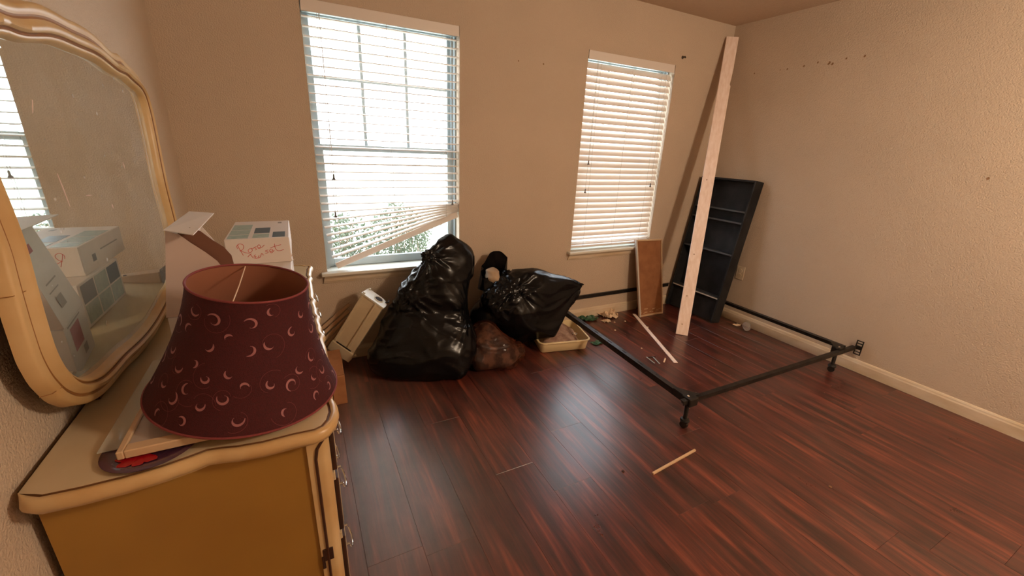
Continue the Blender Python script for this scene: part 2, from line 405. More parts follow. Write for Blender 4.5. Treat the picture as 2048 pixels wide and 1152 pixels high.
# ------------------------------------------------------------------ windows
def window(n, X, grid=True):
    x0, x1 = X; xm = (x0+x1)/2
    root = struct(MB().box((x0, .128, ZS), (x0+.022, .158, ZT)).box((x1-.022,.128,ZS),(x1,.158,ZT)).box((x0,.128,ZT-.022),(x1,.158,ZT)).box((x0,.128,ZS),(x1,.158,ZS+.022)).build('window_%d' % n, M_vinyl, bevel=.002, seg=1))
    # jamb liner with tracks
    j = MB()
    for s, xe in ((1, x0), (-1, x1)):
        j.box((min(xe, xe+s*.012), .062, ZS), (max(xe, xe+s*.012), .158, ZT))
        for yy in (.092, .118): j.box((min(xe, xe+s*.026), yy-.003, ZS), (max(xe, xe+s*.026), yy+.003, ZT))
    j.box((x0,.062,ZT-.014),(x1,.158,ZT))
    j.build('jamb_liner', M_vinyl, root)
    ZM = 1.345
    def sash(nm, za, zb, y0, y1, wd, top, bot):
        s = MB()
        s.box((x0+.012,y0,za),(x0+.012+wd,y1,zb)); s.box((x1-.012-wd,y0,za),(x1-.012,y1,zb))
        s.box((x0+.012+wd,y0,zb-top),(x1-.012-wd,y1,zb)); s.box((x0+.012+wd,y0,za),(x1-.012-wd,y1,za+bot))
        o = s.build(nm, M_vinyl, root, bevel=.003, seg=1)
        ym = (y0+y1)/2
        MB().box((x0+.012+wd-.003,ym-.002,za+bot-.003),(x1-.012-wd+.003,ym+.002,zb-top+.003)).build('pane', M_pane, o)
        return o, ym
    up_, ym = sash('upper_sash', ZM-.01, ZT-.015, .120, .148, .030, .032, .030)
    lo_, _ = sash('lower_sash', ZS+.004, ZM+.028, .092, .118, .040, .036, .052)
    # grilles on the upper sash only
    gx0, gx1 = x0+.04, x1-.04
    for t in (1/3, 2/3):
        xx = gx0+(gx1-gx0)*t
        MB().box((xx-.009, ym-.006, ZM+.02), (xx+.009, ym+.006, ZT-.045)).build('muntin', M_vinyl, up_, bevel=.002, seg=1)
    zz = 1.735
    MB().box((gx0, ym-.0065, zz-.009), (gx1, ym+.0065, zz+.009)).build('muntin', M_vinyl, up_, bevel=.002, seg=1)
    MB().box((xm-.03, .078, ZM+.012), (xm+.03, .094, ZM+.026)).build('sash_lock', M_vinyl, lo_, bevel=.003)
    # stool and apron
    MB().box((x0, .0, ZS-.02), (x1, .128, ZS)).box((x0-.035, -.048, ZS-.02), (x1+.035, .0, ZS)).build('window_sill', M_sill, root, bevel=.004)
    a = MB()
    prof = [(0,-.072),(.008,-.072),(.012,-.060),(.016,-.058),(.018,-.040),(.024,-.034),(.030,-.022),(.034,-.020),(0,-.020)]
    rings = []
    for xe, s in ((x0-.018, 1), (x1+.018, -1)):
        rings.append([Vector((xe+s*(-.02-z)*-.18, -d, ZS+z)) for d, z in prof])
    a.loft(rings).build('apron', M_trim, root)
    return root
window(1, W1); window(2, W2)

def slat_mesh(name, L, wd=.050, crown=.0045, n=5, th=.0028):
    m = MB(); rings = []
    for x in (-L/2, L/2):
        r = []
        for i in range(n): t = -1+2*i/(n-1); r.append(Vector((x, t*wd/2, crown*(1-t*t))))
        for i in range(n-1, -1, -1): t = -1+2*i/(n-1); r.append(Vector((x, t*wd/2, crown*(1-t*t)-th)))
        rings.append(r)
    m.loft(rings)
    me = bpy.data.meshes.new(name); me.from_pydata([tuple(v) for v in m.v], [], m.f); me.materials.append(M_slat)
    bm = bmesh.new(); bm.from_mesh(me); bmesh.ops.recalc_face_normals(bm, faces=bm.faces); bm.to_mesh(me); bm.free()
    return me
def place(name, me, root, loc, rot):
    o = bpy.data.objects.new(name, me); COL.objects.link(o); o.parent = root
    o.rotation_euler = rot; o.location = Vector(loc)-Vector(root['org']); return o
def tassel(root, x, z, top, y=-.002):
    c = MB().tube([(x, y, top), (x+.002, y, (top+z)/2), (x, y, z)], .0011, 5).build('pull_cord', M_cord, root)
    MB().lathe([(.002,.030),(.0045,.026),(.005,.010),(.009,.0),(.0085,-.003)], (x, y, z-.026), 10).build('tassel', M_tassel, c, smooth=True)

BY = .030
# first blind: open, right end hitched up
x0, x1 = W1[0]+.006, W1[1]-.006; xm = (x0+x1)/2; Ls = x1-x0
b1 = thing('window_blind', 'open white horizontal blind with its bottom rail hanging crooked over the bright wide window', 'blind', (xm, BY, ZS))
MB().box((x0,.004,ZT-.052),(x1,.056,ZT-.002)).build('headrail', M_vinyl, b1, bevel=.003)
MB().box((x0-.002,-.004,ZT-.058),(x1+.002,.003,ZT-.001)).build('valance', M_slat, b1, bevel=.002)
sm = slat_mesh('blind_slat', Ls)
zl = []; zr = []
for i in range(30):
    z = 2.006-.0462*i
    if i < 22: l = r = z
    else:
        l = z - .002*(i-21); r = 1.022-.0090*(i-21)
    if i >= 19: r += .004
    zl.append(l); zr.append(r)
for i in range(29):
    l, r = zl[i], zr[i]; a = math.atan2(r-l, Ls)
    cx = (x0+x1)/2 + (0 if i < 22 else (1-math.cos(a))*Ls*.5*(1 if i%2 else .7))
    place('slat', sm, b1, (cx, BY+random.uniform(-.001,.001), (l+r)/2), (math.radians(4)+random.uniform(-.02,.02), -a, random.uniform(-.002,.002)))
A = Vector((x0+.052, BY-.012, .646)); B = Vector((x1-.004, BY-.018, .947))
br = MB(); d = (B-A).normalized()
br.bar(A, B, .012, .040, (0,0,1)); br.build('bottom_rail', M_slat, b1, bevel=.004)
for t in (.10, .5, .90):
    xx = x0+Ls*t; zb = zl[28]+(zr[28]-zl[28])*t
    for yy in (BY-.024, BY+.024):
        MB().tube([(xx, yy, ZT-.05), (xx, yy, 1.05), (xx, yy, zb)], .0009, 4).build('ladder_cord', M_cord, b1)
tassel(b1, .722, 1.205, ZT-.06); tassel(b1, .712, .985, ZT-.06); tassel(b1, 1.452, 1.045, ZT-.06)
# second blind: tilted shut
x0, x1 = W2[0]+.005, W2[1]-.012; Ls = x1-x0; xm = (x0+x1)/2
b2 = thing('window_blind', 'closed white horizontal blind covering the narrow-looking window near the room corner', 'blind', (xm, BY, ZS))
MB().box((x0,.004,ZT-.052),(x1,.056,ZT-.002)).build('headrail', M_vinyl, b2, bevel=.003)
MB().box((x0-.002,-.004,ZT-.058),(x1+.002,.003,ZT-.001)).build('valance', M_slat, b2, bevel=.002)
sm2 = slat_mesh('blind_slat', Ls)
for i in range(28):
    z = 1.990-.0457*i
    place('slat', sm2, b2, (xm, BY, z), (math.radians(62)+random.uniform(-.03,.03), random.uniform(-.0016,.0016), 0))
for z, t in ((.722, 30), (.690, 8), (.672, 6)):
    place('slat', sm2, b2, (xm, BY, z), (math.radians(t), 0, 0))
MB().box((x0, BY-.026, .642), (x1, BY+.026, .656)).build('bottom_rail', M_slat, b2, bevel=.004)
for t in (.14, .5, .86):
    xx = x0+Ls*t
    MB().tube([(xx, BY-.027, ZT-.05), (xx, BY-.0275, 1.3), (xx, BY-.027, .655)], .0011, 4).build('ladder_cord', M_cord, b2)
tassel(b2, x0+.085, 1.33, ZT-.06, -.004); tassel(b2, x0+.080, 1.115, ZT-.06, -.004); tassel(b2, x1-.075, 1.16, ZT-.06, -.004)

# ------------------------------------------------------------------ outdoors
struct(MB().box((-12,.3,-.62),(22,26,-.5)).build('ground', M_gnd))
def shrub(x, y, zb, zt, rx, ry, nleaf, label, nb=9, leafy=1.0, seed=1, ls=.035):
    rnd = random.Random(seed)
    t = thing('garden_shrub', label, 'shrub', (x, y, zb), 'shrubs outside the window')
    m = MB(); tips = []
    for k in range(nb):
        a = rnd.uniform(0, 2*PI); q = rnd.uniform(.3, 1)
        tip = Vector((x+rx*q*math.cos(a), y+ry*q*math.sin(a), zb+(zt-zb)*rnd.uniform(.7, .98)))
        base = Vector((x+rnd.uniform(-.05,.05), y+rnd.uniform(-.05,.05), zb))
        mid = base.lerp(tip, .45)+Vector((rnd.uniform(-.05,.05), 0, .05))
        m.tube([base, mid, tip], [.010,.007,.002], 5)
        for s in range(4):
            f = rnd.uniform(.35,.9); p = mid.lerp(tip, f); e = p+Vector((rnd.uniform(-.12,.12), rnd.uniform(-.1,.1), rnd.uniform(.05,.18)))
            m.tube([p, e], [.004,.001], 4); tips.append(e)
        tips.append(tip)
    m.build('branch', M_twig, t)
    lf = MB()
    for k in range(nleaf):
        if leafy >= 1:
            while True:
                u = Vector((rnd.uniform(-1,1), rnd.uniform(-1,1), rnd.uniform(-1,1)))
                if .25 < u.length < 1: break
            c = Vector((x+u.x*rx, y+u.y*ry, zb+(zt-zb)*(.56+.44*u.z)))
        else:
            c = rnd.choice(tips)+Vector((rnd.gauss(0,.035), rnd.gauss(0,.035), rnd.gauss(0,.04)))
        a = Vector((rnd.gauss(0,1), rnd.gauss(0,1), rnd.gauss(0,1))).normalized()
        b_ = a.cross(Vector((rnd.gauss(0,1), rnd.gauss(0,1), rnd.gauss(0,1)))).normalized()
        s = ls*rnd.uniform(.6, 1.2)
        lf.add([c-a*s, c+b_*s*.35, c+a*s, c-b_*s*.35], [(0,1,2,3)])
    o = lf.build('foliage', M_leaf, t, fix=False); o['kind'] = 'stuff'
    return t
shrub(.92, 2.35, -.5, .62, .42, .38, 2600, 'dense shrub outside behind the crooked blind, at the left of the wide window', seed=3)
shrub(1.70, 2.9, -.5, .64, .42, .38, 2200, 'shrub outside under the middle of the wide window, right of the dense one', seed=4)
shrub(2.10, 3.4, -.5, .38, .25, .2, 160, 'thin bare-stemmed sapling outside beyond the raised end of the blind', nb=6, leafy=.3, seed=6, ls=.03)
shrub(2.72, 3.5, -.5, .42, .25, .2, 160, 'twiggy sapling outside at the right edge of the wide window', nb=6, leafy=.3, seed=8, ls=.03)
shrub(3.6, 3.2, -.5, .30, .8, .3, 1200, 'low shrub outside the bottom of the closed-blind window', seed=9, ls=.05)

# ------------------------------------------------------------------ ceiling lamp (its own light)
LX, LY = 2.7, -3.3
cl = thing('ceiling_lamp', 'flush round ceiling lamp with glass dome behind the camera', 'lamp', (LX, LY, H))
MB().lathe([(.17,0),(.17,-.02),(.15,-.03),(.12,-.03),(.12,0)], (LX,LY,H), 32, closed=True).build('lamp_base', M_vinyl, cl, smooth=True)
MB().lathe([(.001,-.11),(.06,-.105),(.11,-.08),(.14,-.035),(.14,-.025)], (LX,LY,H), 32).build('lamp_dome', M_lamp, cl, smooth=True)
ld = bpy.data.lights.new('lamp_light', 'POINT'); ld.energy = LAMP_POWER; ld.color = (1,.79,.58); ld.shadow_soft_size = .14
lo = bpy.data.objects.new('lamp_light', ld); COL.objects.link(lo); lo.location = (0,0,-.26); lo.parent = cl

# ------------------------------------------------------------------ dresser
DZ = .780
def contour_top():
    P = [(.012,-.372),(.012,-1.80),(.022,-1.828),(.045,-1.842),(.10,-1.846),(.165,-1.845),(.225,-1.838),(.268,-1.828),(.292,-1.820),(.312,-1.824),(.34,-1.832),(.39,-1.838),(.45,-1.836),(.495,-1.838),(.522,-1.826),(.540,-1.800),(.549,-1.765),(.549,-1.735),(.546,-1.71)]
    # serpentine drawer-side edge with small cusps
    cus = [-1.30,-1.13,-.94,-.62]
    y = -1.70
    while y < -.47:
        base = .541+.006*math.sin((y+1.7)*5.2)
        dd = min(abs(y-c) for c in cus)
        P.append((base+.005*math.exp(-(dd/.016)**2)-.003*math.exp(-((dd-.045)/.03)**2), y)); y += .014
    P += [(.548,-.455),(.551,-.43),(.545,-.408),(.53,-.398),(.522,-.402),(.512,-.39),(.49,-.378),(.45,-.374),(.35,-.366),(.25,-.374),(.15,-.374)]
    return P
def offset(P, d):
    n = len(P); out = []
    for i in range(n):
        a = Vector(P[i-1]); b_ = Vector(P[i]); c = Vector(P[(i+1) % n])
        t = (c-a).normalized(); nr = Vector((-t.y, t.x))   # contour is counter-clockwise
        out.append(b_+nr*d)
    return out
P = contour_top()
ar = sum(P[i-1][0]*P[i][1]-P[i][0]*P[i-1][1] for i in range(len(P)))
if ar < 0: P = P[::-1]
dr = thing('dresser', 'cream antique-painted dresser with scalloped top edge standing against the left wall', 'dresser', (.27,-1.1,0))
def ring(d, z): return [Vector((.012 if q0[0] < .0125 else q.x, q.y, z)) for q, q0 in zip(offset(P, d), P)]
t_ = MB(); R_ = ring(.0235, DZ); t_.add(R_, [tuple(range(len(R_)))]); t_.build('top_panel', M_cream, dr)
t_ = MB(); t_.loft([ring(.0235,DZ), ring(.0225,DZ-.0025), ring(.0185,DZ-.0025), ring(.0175,DZ)], caps=False)
t_.build('inlay_line', M_inlay, dr)
t_ = MB(); t_.loft([ring(.0175,DZ), ring(.013,DZ+.0018), ring(.008,DZ+.001), ring(.003,DZ-.004), ring(0,DZ-.012), ring(.001,DZ-.020), ring(.005,DZ-.027), ring(.010,DZ-.030), ring(.011,DZ-.033), ring(.017,DZ-.034), ring(.022,DZ-.040), ring(.026,DZ-.042)], caps=False)
t_.build('edge_moulding', M_gold, dr, smooth=True, ang=50)
# body
BX0, BX1, BYN, BYF = .02, .520, -1.795, -.42
MB().box((BX0, BYN+.006, .07), (.470, BYN+.022, DZ-.038)).build('side_panel', M_goldd, dr)
MB().box((BX0, BYF-.02, .07), (.470, BYF, DZ-.038)).build('side_panel', M_goldd, dr)
MB().box((BX0, BYN+.022, .07), (.03, BYF-.02, DZ-.038)).build('back_panel', M_brown, dr)
for yy, s in ((BYN, 1), (BYF, -1)):
    pr = []
    for k in range(7):
        a = PI/2*k/6; pr.append((.498+.022*math.sin(a), yy+s*(.024-.024*math.cos(a)) if True else 0))
    poly = [(.470, yy), (.484, yy)]+pr[0:]+[(.520, yy+s*.05), (.470, yy+s*.05)]
    MB().prism([(x, y, .03) for x, y in poly], (0,0,DZ-.038-.03)).build('corner_post', M_gold, dr, smooth=True, ang=40)
    # stained beading line that turns in at the top
    pts = [(.512, yy+s*.003, DZ-.045), (.502, yy-s*.0005, DZ-.056), (.492, yy-s*.001, DZ-.072), (.487, yy-s*.001, DZ-.10), (.486, yy-s*.001, .3), (.486, yy-s*.001, .05)]
    MB().tube(pts, .0035, 6).build('beading_line', M_dark, dr, smooth=True)
MB().box((BX0+.01, BYN+.03, .07), (.50, BYF-.03, .10)).build('bottom_rail', M_goldd, dr)
for xx in (.05, .49):
    for yy in (BYN+.035, BYF-.035):
        MB().lathe([(.022,.07),(.026,.05),(.018,.03),(.014,.0)], (xx, yy, 0), 12).build('leg', M_gold, dr, smooth=True)
tiers = [(.588,.722), (.384,.563), (.128,.360)]
cols = [(BYN+.052, -1.345), (-1.325, -.885), (-.865, BYF-.052)]
# face frame rails, cream where they show between drawer rows
for z0, z1 in ((.563,.588), (.360,.384), (.100,.128), (.722,.742)):
    MB().box((.49, BYN+.045, z0), (.5255, BYF-.045, z1)).build('face_rail', M_cream, dr, bevel=.002, seg=1)
for ya in (-1.335, -.875):
    MB().box((.49, ya-.01, .10), (.5245, ya+.01, .74)).build('face_stile', M_cream, dr)
for ti, (z0, z1) in enumerate(tiers):
    for ci, (y0, y1) in enumerate(cols):
        d_ = MB().box((.06, y0+.004, z0+.006), (.519, y1-.004, z1-.004)).build('drawer', M_brown, dr)
        q = MB(); rr_ = []
        MB().box((.519, y0, z0+.001), (.532, y1, z1-.001)).build('drawer_front', M_brown, d_, bevel=.003)
        MB().box((.530, y0+.012, z0+.013), (.5335, y1-.012, z1-.013)).build('front_panel', M_cream, d_, bevel=.001, seg=1)
        ym = y0+.10 if ci == 0 else (y0+y1)/2; zm = (z0+z1)/2+.01
        hs = [y0+.10] if ci == 0 else [y0+.09, y1-.09]
        for yc in hs:
            h = MB()
            for s in (-1, 1): h.lathe([(.008,0),(.008,.002),(.004,.004),(.004,.012)], (.532, yc+s*.035, zm), 10, (1,0,0))
            h.tube([(.543, yc-.035, zm), (.547, yc-.036, zm-.012), (.552, yc-.022, zm-.026), (.553, yc, zm-.030), (.552, yc+.022, zm-.026), (.547, yc+.036, zm-.012), (.543, yc+.035, zm)], .0026, 8)
            h.build('handle', M_chrome, d_, smooth=True)
MB().box((.474, BYN-.003, .355), (.499, BYN+.002, .395)).box((.470,BYN-.0025,.33),(.478,BYN+.002,.372)).build('rust_stain_plate', M_brown, dr, bevel=.0015)

# ------------------------------------------------------------------ dresser mirror
out_r = [(-.619,1.276),(-.607,1.38),(-.602,1.452),(-.610,1.51),(-.630,1.553),(-.674,1.590),(-.72,1.602),(-.764,1.609),(-.800,1.618),(-.830,1.632),(-.848,1.624),(-.88,1.624),(-.923,1.631),(-.985,1.646),(-1.046,1.655),(-1.10,1.656),(-1.162,1.654)]
YC = -1.170
bot_l = [(-1.716,1.2),(-1.725,1.147),(-1.733,1.081),(-1.738,1.005),(-1.728,.954),(-1.700,.900),(-1.66,.862),(-1.61,.836),(-1.56,.820),(-1.50,.812),(-1.44,.810),(-1.391,.806),(-1.31,.794),(-1.231,.788),(-1.17,.787)]
full = list(out_r)
full += [(2*YC-y, z) for y, z in out_r[::-1][1:]]
full += bot_l
full += [(2*YC-y, z) for y, z in bot_l[::-1][1:]]
# resample + smooth
def resample(P, n):
    L_ = [0]; m = len(P)
    for i in range(m): L_.append(L_[-1]+(Vector(P[(i+1) % m])-Vector(P[i])).length)
    out = []; j = 0
    for k in range(n):
        s = L_[-1]*k/n
        while L_[j+1] < s: j += 1
        f = (s-L_[j])/max(L_[j+1]-L_[j], 1e-9); out.append(Vector(P[j]).lerp(Vector(P[(j+1) % m]), f))
    return out
def smoothc(P, it=1):
    for _ in range(it): P = [(P[i-1]+P[i]*2+P[(i+1) % len(P)])/4 for i in range(len(P))]
    return P
C_ = smoothc(resample(full, 400), 2)
ar = sum(C_[i-1].x*C_[i].y-C_[i].x*C_[i-1].y for i in range(len(C_)))
if ar < 0: C_ = C_[::-1]
def moff(d):
    P_ = offset(C_, d)
    return smoothc(P_, int(1+d*260))
mr_ = thing('dresser_mirror', 'large dusty mirror in scalloped cream frame standing on the dresser against the left wall', 'mirror', (.05, YC, DZ))
def mring(d, x):
    o_ = []
    for q, q0 in zip(moff(d), C_):
        k = 1+.35*max(0, (q0.y-1.55)/.1)*(1 if d > 0 else 0)
        v = q0.lerp(q, k) if d > 0 else q0
        o_.append(Vector((x, v.x, v.y)))
    return o_
f_ = MB()
f_.loft([mring(0,.040), mring(0,.060), mring(.004,.066), mring(.014,.068), mring(.018,.063), mring(.022,.064), mring(.028,.077), mring(.036,.080), mring(.041,.074), mring(.043,.070), mring(.047,.073), mring(.051,.071), mring(.054,.062), mring(.057,.053)], caps=False)
f_.build('frame', M_gold, mr_, smooth=True, ang=60)
f_ = MB(); f_.loft([mring(.0165,.0655), mring(.0195,.0635), mring(.0225,.0655)], caps=False); f_.build('frame_groove', M_groove, mr_, smooth=True)
f_ = MB(); f_.loft([mring(.0405,.0752), mring(.043,.0706), mring(.0455,.0735)], caps=False); f_.build('frame_groove', M_groove, mr_, smooth=True)
for y_, z_ in ((-1.722,1.125),(-1.712,.925)):
    MB().tube([(.046,y_-.012,z_),(.062,y_-.006,z_),(.069,y_+.018,z_+.001)], .0008, 4).build('frame_joint', M_groove, mr_)
f_ = MB(); f_.add(mring(.004,.041)+[Vector((.041, YC, 1.22))], [(i, (i+1) % 400, 400) for i in range(400)]); f_.build('backing', M_brown, mr_)
f_ = MB(); R_ = mring(.070,.0552); R0 = mring(.055,.0535)
f_.add(R_+[Vector((.0552, YC, 1.22))], [(i, (i+1) % 400, 400) for i in range(400)]); f_.loft([R0, R_], caps=False); f_.build('mirror_glass', M_mirror, mr_)
for (y, z, l, a) in [(-1.42,1.27,.075,100),(-1.445,1.44,.03,60),(-1.17,1.20,.012,95),(-1.0,1.30,.02,105),(-1.30,1.245,.03,175)]:
    u = Vector((0, math.cos(math.radians(a)), math.sin(math.radians(a)))); c = Vector((.0553, y, z))
    MB().tube([c-u*l/2, c, c+u*l/2], [.0006,.0014,.0008], 5).build('scratch', M_mat, mr_)
MB().box((.001,-1.50,.784),(.038,-1.44,1.45)).box((.001,-.86,.784),(.038,-.80,1.45)).build('support_post', M_brown, mr_)

# ------------------------------------------------------------------ things on the dresser
# round plate with red petals
pl = thing('decorative_plate', 'round mauve glazed plate with red petals half under the framed picture on the dresser', 'plate', (.192,-1.750,DZ))
MB().lathe([(.0005,.001),(.055,.001),(.062,.003),(.081,.0065),(.082,.0075),(.080,.008),(.060,.0055),(.050,.0035),(.0005,.0035)], (.192,-1.748,DZ+.001), 48).build('plate_body', M_plate, pl, smooth=True)
pt = MB()
for a0, r_, s_ in [(-2.3,.045,.026),(-1.55,.040,.022),(-.9,.045,.024),(-3.0,.042,.022),(.2,.04,.02),(1.2,.04,.02),(2.3,.04,.02)]:
    cx, cy = .180+.024*math.cos(a0), -1.774+.022*math.sin(a0)
    ra, rb = s_*.74, s_*.42; V = [(cx, cy, DZ+.0095)]
    for k in range(14):
        a = 2*PI*k/14; q = 1+.18*math.sin(3*a+a0)
        dx, dy = ra*q*math.cos(a), rb*q*math.sin(a)
        V.append((cx+dx*math.cos(a0)-dy*math.sin(a0), cy+dx*math.sin(a0)+dy*math.cos(a0), DZ+.0078))
    pt.add(V, [(0, k+1, (k+1) % 14+1) for k in range(14)])
pt.build('petal_print', M_petal, pl, smooth=True)
MB().lathe([(.0005,.003),(.006,.002),(.008,0)], (.182,-1.770,DZ+.0085), 12).build('petal_centre', M_item, pl, smooth=True)
# loose sheet of glass and the framed picture
tag(origin(MB().box((.103,-1.742,DZ+.009),(.36,-1.335,DZ+.0115)).build('glass_sheet', M_sheet, bevel=.0005, seg=1)), 'loose sheet of clear glass sliding out from under the framed picture', 'glass')
pf = thing('framed_picture', 'face-up pale framed picture lying flat on the dresser under the lampshade', 'picture', (.29,-1.59,DZ+.012))
px0, px1, py0, py1, pz = .146, .43, -1.786, -1.39, DZ+.012
fr_ = MB()
for lo, hi in [((px0,py0,pz),(px0+.012,py1,pz+.018)), ((px1-.012,py0,pz),(px1,py1,pz+.018)), ((px0+.012,py0,pz),(px1-.012,py0+.026,pz+.018)), ((px0+.012,py1-.012,pz),(px1-.012,py1,pz+.018))]:
    fr_.box(lo, hi)
fr_.build('moulding', M_item, pf, bevel=.002, seg=1)
MB().box((px0+.012,py0+.026,pz+.003),(px1-.012,py1-.012,pz+.012)).build('mat_board', M_mat, pf)
MB().box((px0+.012,py0+.026,pz+.0135),(px1-.012,py1-.012,pz+.015)).build('glass', M_glass, pf)

# lampshade
ls = thing('lampshade', 'burgundy fabric bell lampshade with pale curl pattern sitting on the dresser', 'lampshade', (.356,-1.599,DZ+.02))
S0 = Vector((.3585,-1.618,.8185)); SA = Vector((.1487,-.0767,1)).normalized(); SH = .272; RB, RT = .2010, .119
SR = Vector((0,0,1)).rotation_difference(SA).to_matrix()
def srad(t): return RT+(RB-RT)*(1-t)**1.55        # t=0 bottom, 1 top
def spt(th, t, out=0.0): 
    r = srad(t)+out
    return S0+SR @ Vector((r*math.cos(th), r*math.sin(th), t*SH))
ts = [i/16 for i in range(17)]
s_ = MB()
def shell(dr_): return [[S0+SR @ Vector(((srad(t)+dr_)*math.cos(2*PI*k/72), (srad(t)+dr_)*math.sin(2*PI*k/72), t*SH)) for k in range(72)] for t in ts]
s_.loft(shell(0), caps=False); s_.build('shade_fabric', M_shade, ls, smooth=True, fix=False)
s_ = MB(); s_.loft([r[::-1] for r in shell(-.0015)], caps=False); s_.build('shade_lining', M_shade_in, ls, smooth=True, fix=False)
for t in (0, 1):
    MB().tube([spt(2*PI*k/72, t, -.0005) for k in range(72)], .0026, 8, closed=True).build('rim_trim', M_rim, ls, smooth=True)
pa, pb = spt(1.72, .985, -.004), spt(-1.78, .985, -.004)
MB().tube([pa, (pa+pb)/2-SA*.004, pb], .0013, 6).build('fitter_rod', M_paper, ls)
# seams inside, faint ribs
# embroidered curls
rnd = random.Random(21); cr = MB(); vn = MB()
def ribbon(m, pts, wid, out=.0011):
    """pts: (th, t) polyline; wid list of half widths in metres"""
    V = []; n = len(pts)
    for i, (th, t) in enumerate(pts):
        a = pts[max(i-1, 0)]; b_ = pts[min(i+1, n-1)]
        r = srad(t); dx = (b_[0]-a[0])*r; dy = (b_[1]-a[1])*SH; l = math.hypot(dx, dy) or 1
        nx, ny = -dy/l, dx/l
        w_ = wid[i]
        V.append(spt(th+nx*w_/r, t+ny*w_/SH, out)); V.append(spt(th-nx*w_/r, t-ny*w_/SH, out))
    m.add(V, [(2*i, 2*i+1, 2*i+3, 2*i+2) for i in range(n-1)])
placed = []
tries = 0
while len(placed) < 92 and tries < 9000:
    tries += 1
    th = rnd.uniform(0, 2*PI); t = rnd.uniform(.05, .93)
    ok = True
    for a, b_ in placed:
        dth = (th-a+PI) % (2*PI)-PI
        if math.hypot(dth*srad(t), (t-b_)*SH) < .036: ok = False; break
    if not ok: continue
    placed.append((th, t))
    r0 = rnd.uniform(.0095, .0155); st = rnd.uniform(0, 2*PI); sw = rnd.choice((-1,1))*rnd.uniform(2.6, 5.0)
    n = 18; pts = []; wd = []
    for i in range(n):
        f = i/(n-1); a = st+sw*f; rr = r0*(1-.55*f)
        tt = min(.985, max(.015, t+rr*math.sin(a)/SH)); pts.append((th+rr*math.cos(a)/srad(t), tt)); wd.append(.0003+.0022*math.sin(PI*min(1, f*1.15+.02))**.8 if f < .87 else .0004)
    ribbon(cr, pts, wd)
    if rnd.random() < .6:
        R1 = rnd.uniform(.02,.034); st2 = rnd.uniform(0, 2*PI); sw2 = rnd.choice((-1,1))*rnd.uniform(2.2,4.5); pts = []
        for i in range(26):
            f = i/25; a = st2+sw2*f; rr = R1*(.55+.45*f); tt = min(.985, max(.015, t+rr*math.sin(a)/SH)); pts.append((th+rr*math.cos(a)/srad(t), tt))
        ribbon(vn, pts, [.00035]*26, .0009)
cr.build('curl_pattern', M_swirl, ls, fix=False)['kind'] = 'stuff'
vn.build('vine_pattern', M_vine, ls, fix=False)['kind'] = 'stuff'

# tall carton (front), leaning top
tb = thing('tall_carton', 'tall white carton with open top flap next to the mirror, behind the lampshade', 'box', (.24,-1.24,DZ))
def q4(xa, xb, ya, yb, z, sk=.03): return [Vector((xa,ya,z)), Vector((xb,ya,z)), Vector((xb-.012,yb,z)), Vector((xa+sk,yb,z))]
t_ = MB(); r0, r1, r2_, r3 = q4(.160,.318,-1.345,-1.135,DZ+.001), q4(.160,.318,-1.345,-1.135,.915), q4(.158,.322,-1.345,-1.135,.918), q4(.200,.305,-1.345,-1.130,1.155,.045)
t_.loft([r0, r1]); t_.build('carton_base', M_wbox, tb, bevel=.001, seg=1)
# upper half: three walls + front panel with curved cut edge
def wallq(a, b_, c, d_, th=.002):
    a, b_, c, d_ = map(Vector, (a, b_, c, d_)); n = (b_-a).cross(d_-a).normalized()*th
    return MB().hexa([a, b_, c, d_, a+n, b_+n, c+n, d_+n])
wallq(r2_[0], r2_[3], r3[3], r3[0]).build('side_wall', M_wbox, tb)
wallq(r2_[3], r2_[2], r2_[2].lerp(r3[2], .40), r2_[3].lerp(r3[3], .9)).build('back_wall', M_wbox, tb)
wallq(r2_[1], r2_[2], r2_[2].lerp(r3[2], .40), r2_[1].lerp(r3[1], .42)).build('side_wall', M_wbox, tb)
fp = [(.158,.918),(.199,1.158),(.225,1.148),(.245,1.125),(.275,1.095),(.298,1.068),(.308,1.045),(.311,1.02),(.312,.918)]
MB().prism([(x,-1.347,z) for x, z in fp], (0,.002,0)).build('front_panel', M_wboxf, tb)
dp = [(.215,.95),(.222,1.150),(.250,1.163),(.272,1.152),(.296,1.125),(.318,1.105),(.332,1.080),(.335,1.04),(.333,.95)]
MB().prism([(x,-1.338,z) for x, z in dp], (0,.0018,0)).build('inner_flap', M_wboxd, tb)
fl = [Vector((.196,-1.350,1.159)), Vector((.268,-1.410,1.155)), Vector((.284,-1.165,1.172)), Vector((.206,-1.070,1.165))]
MB().prism(fl, (0,0,.0022)).build('top_flap', M_wbox, tb)
def sideprint(m, y0, y1, z0, z1, root, nm='printed_square', xoff=.0008):
    """print on the mirror-facing side of the tall carton"""
    def X(y, z):
        f = (y+1.345)/.21
        if z < .915: return .160+.03*f-xoff
        k = (z-.918)/.237
        return (.158+.03*f)*(1-k)+(.200+.045*f)*k-xoff
    MB().add([(X(y0,z0),y0,z0),(X(y1,z0),y1,z0),(X(y1,z1),y1,z1),(X(y0,z1),y0,z1)], [(0,1,2,3)]).build(nm, m, root, fix=False)
sideprint(M_redp, -1.305, -1.215, .835, .900, tb)
sideprint(M_grey, -1.24, -1.20, .800, .825, tb)
sideprint(M_grey, -1.285, -1.235, .955, .985, tb)
sideprint(M_grey, -1.32, -1.19, .906, .911, tb)
sideprint(M_redp, -1.30, -1.24, 1.10, 1.12, tb)
sideprint(M_grey, -1.30, -1.20, 1.02, 1.024, tb)
sideprint(M_grey, -1.31, -1.22, 1.0, 1.003, tb)

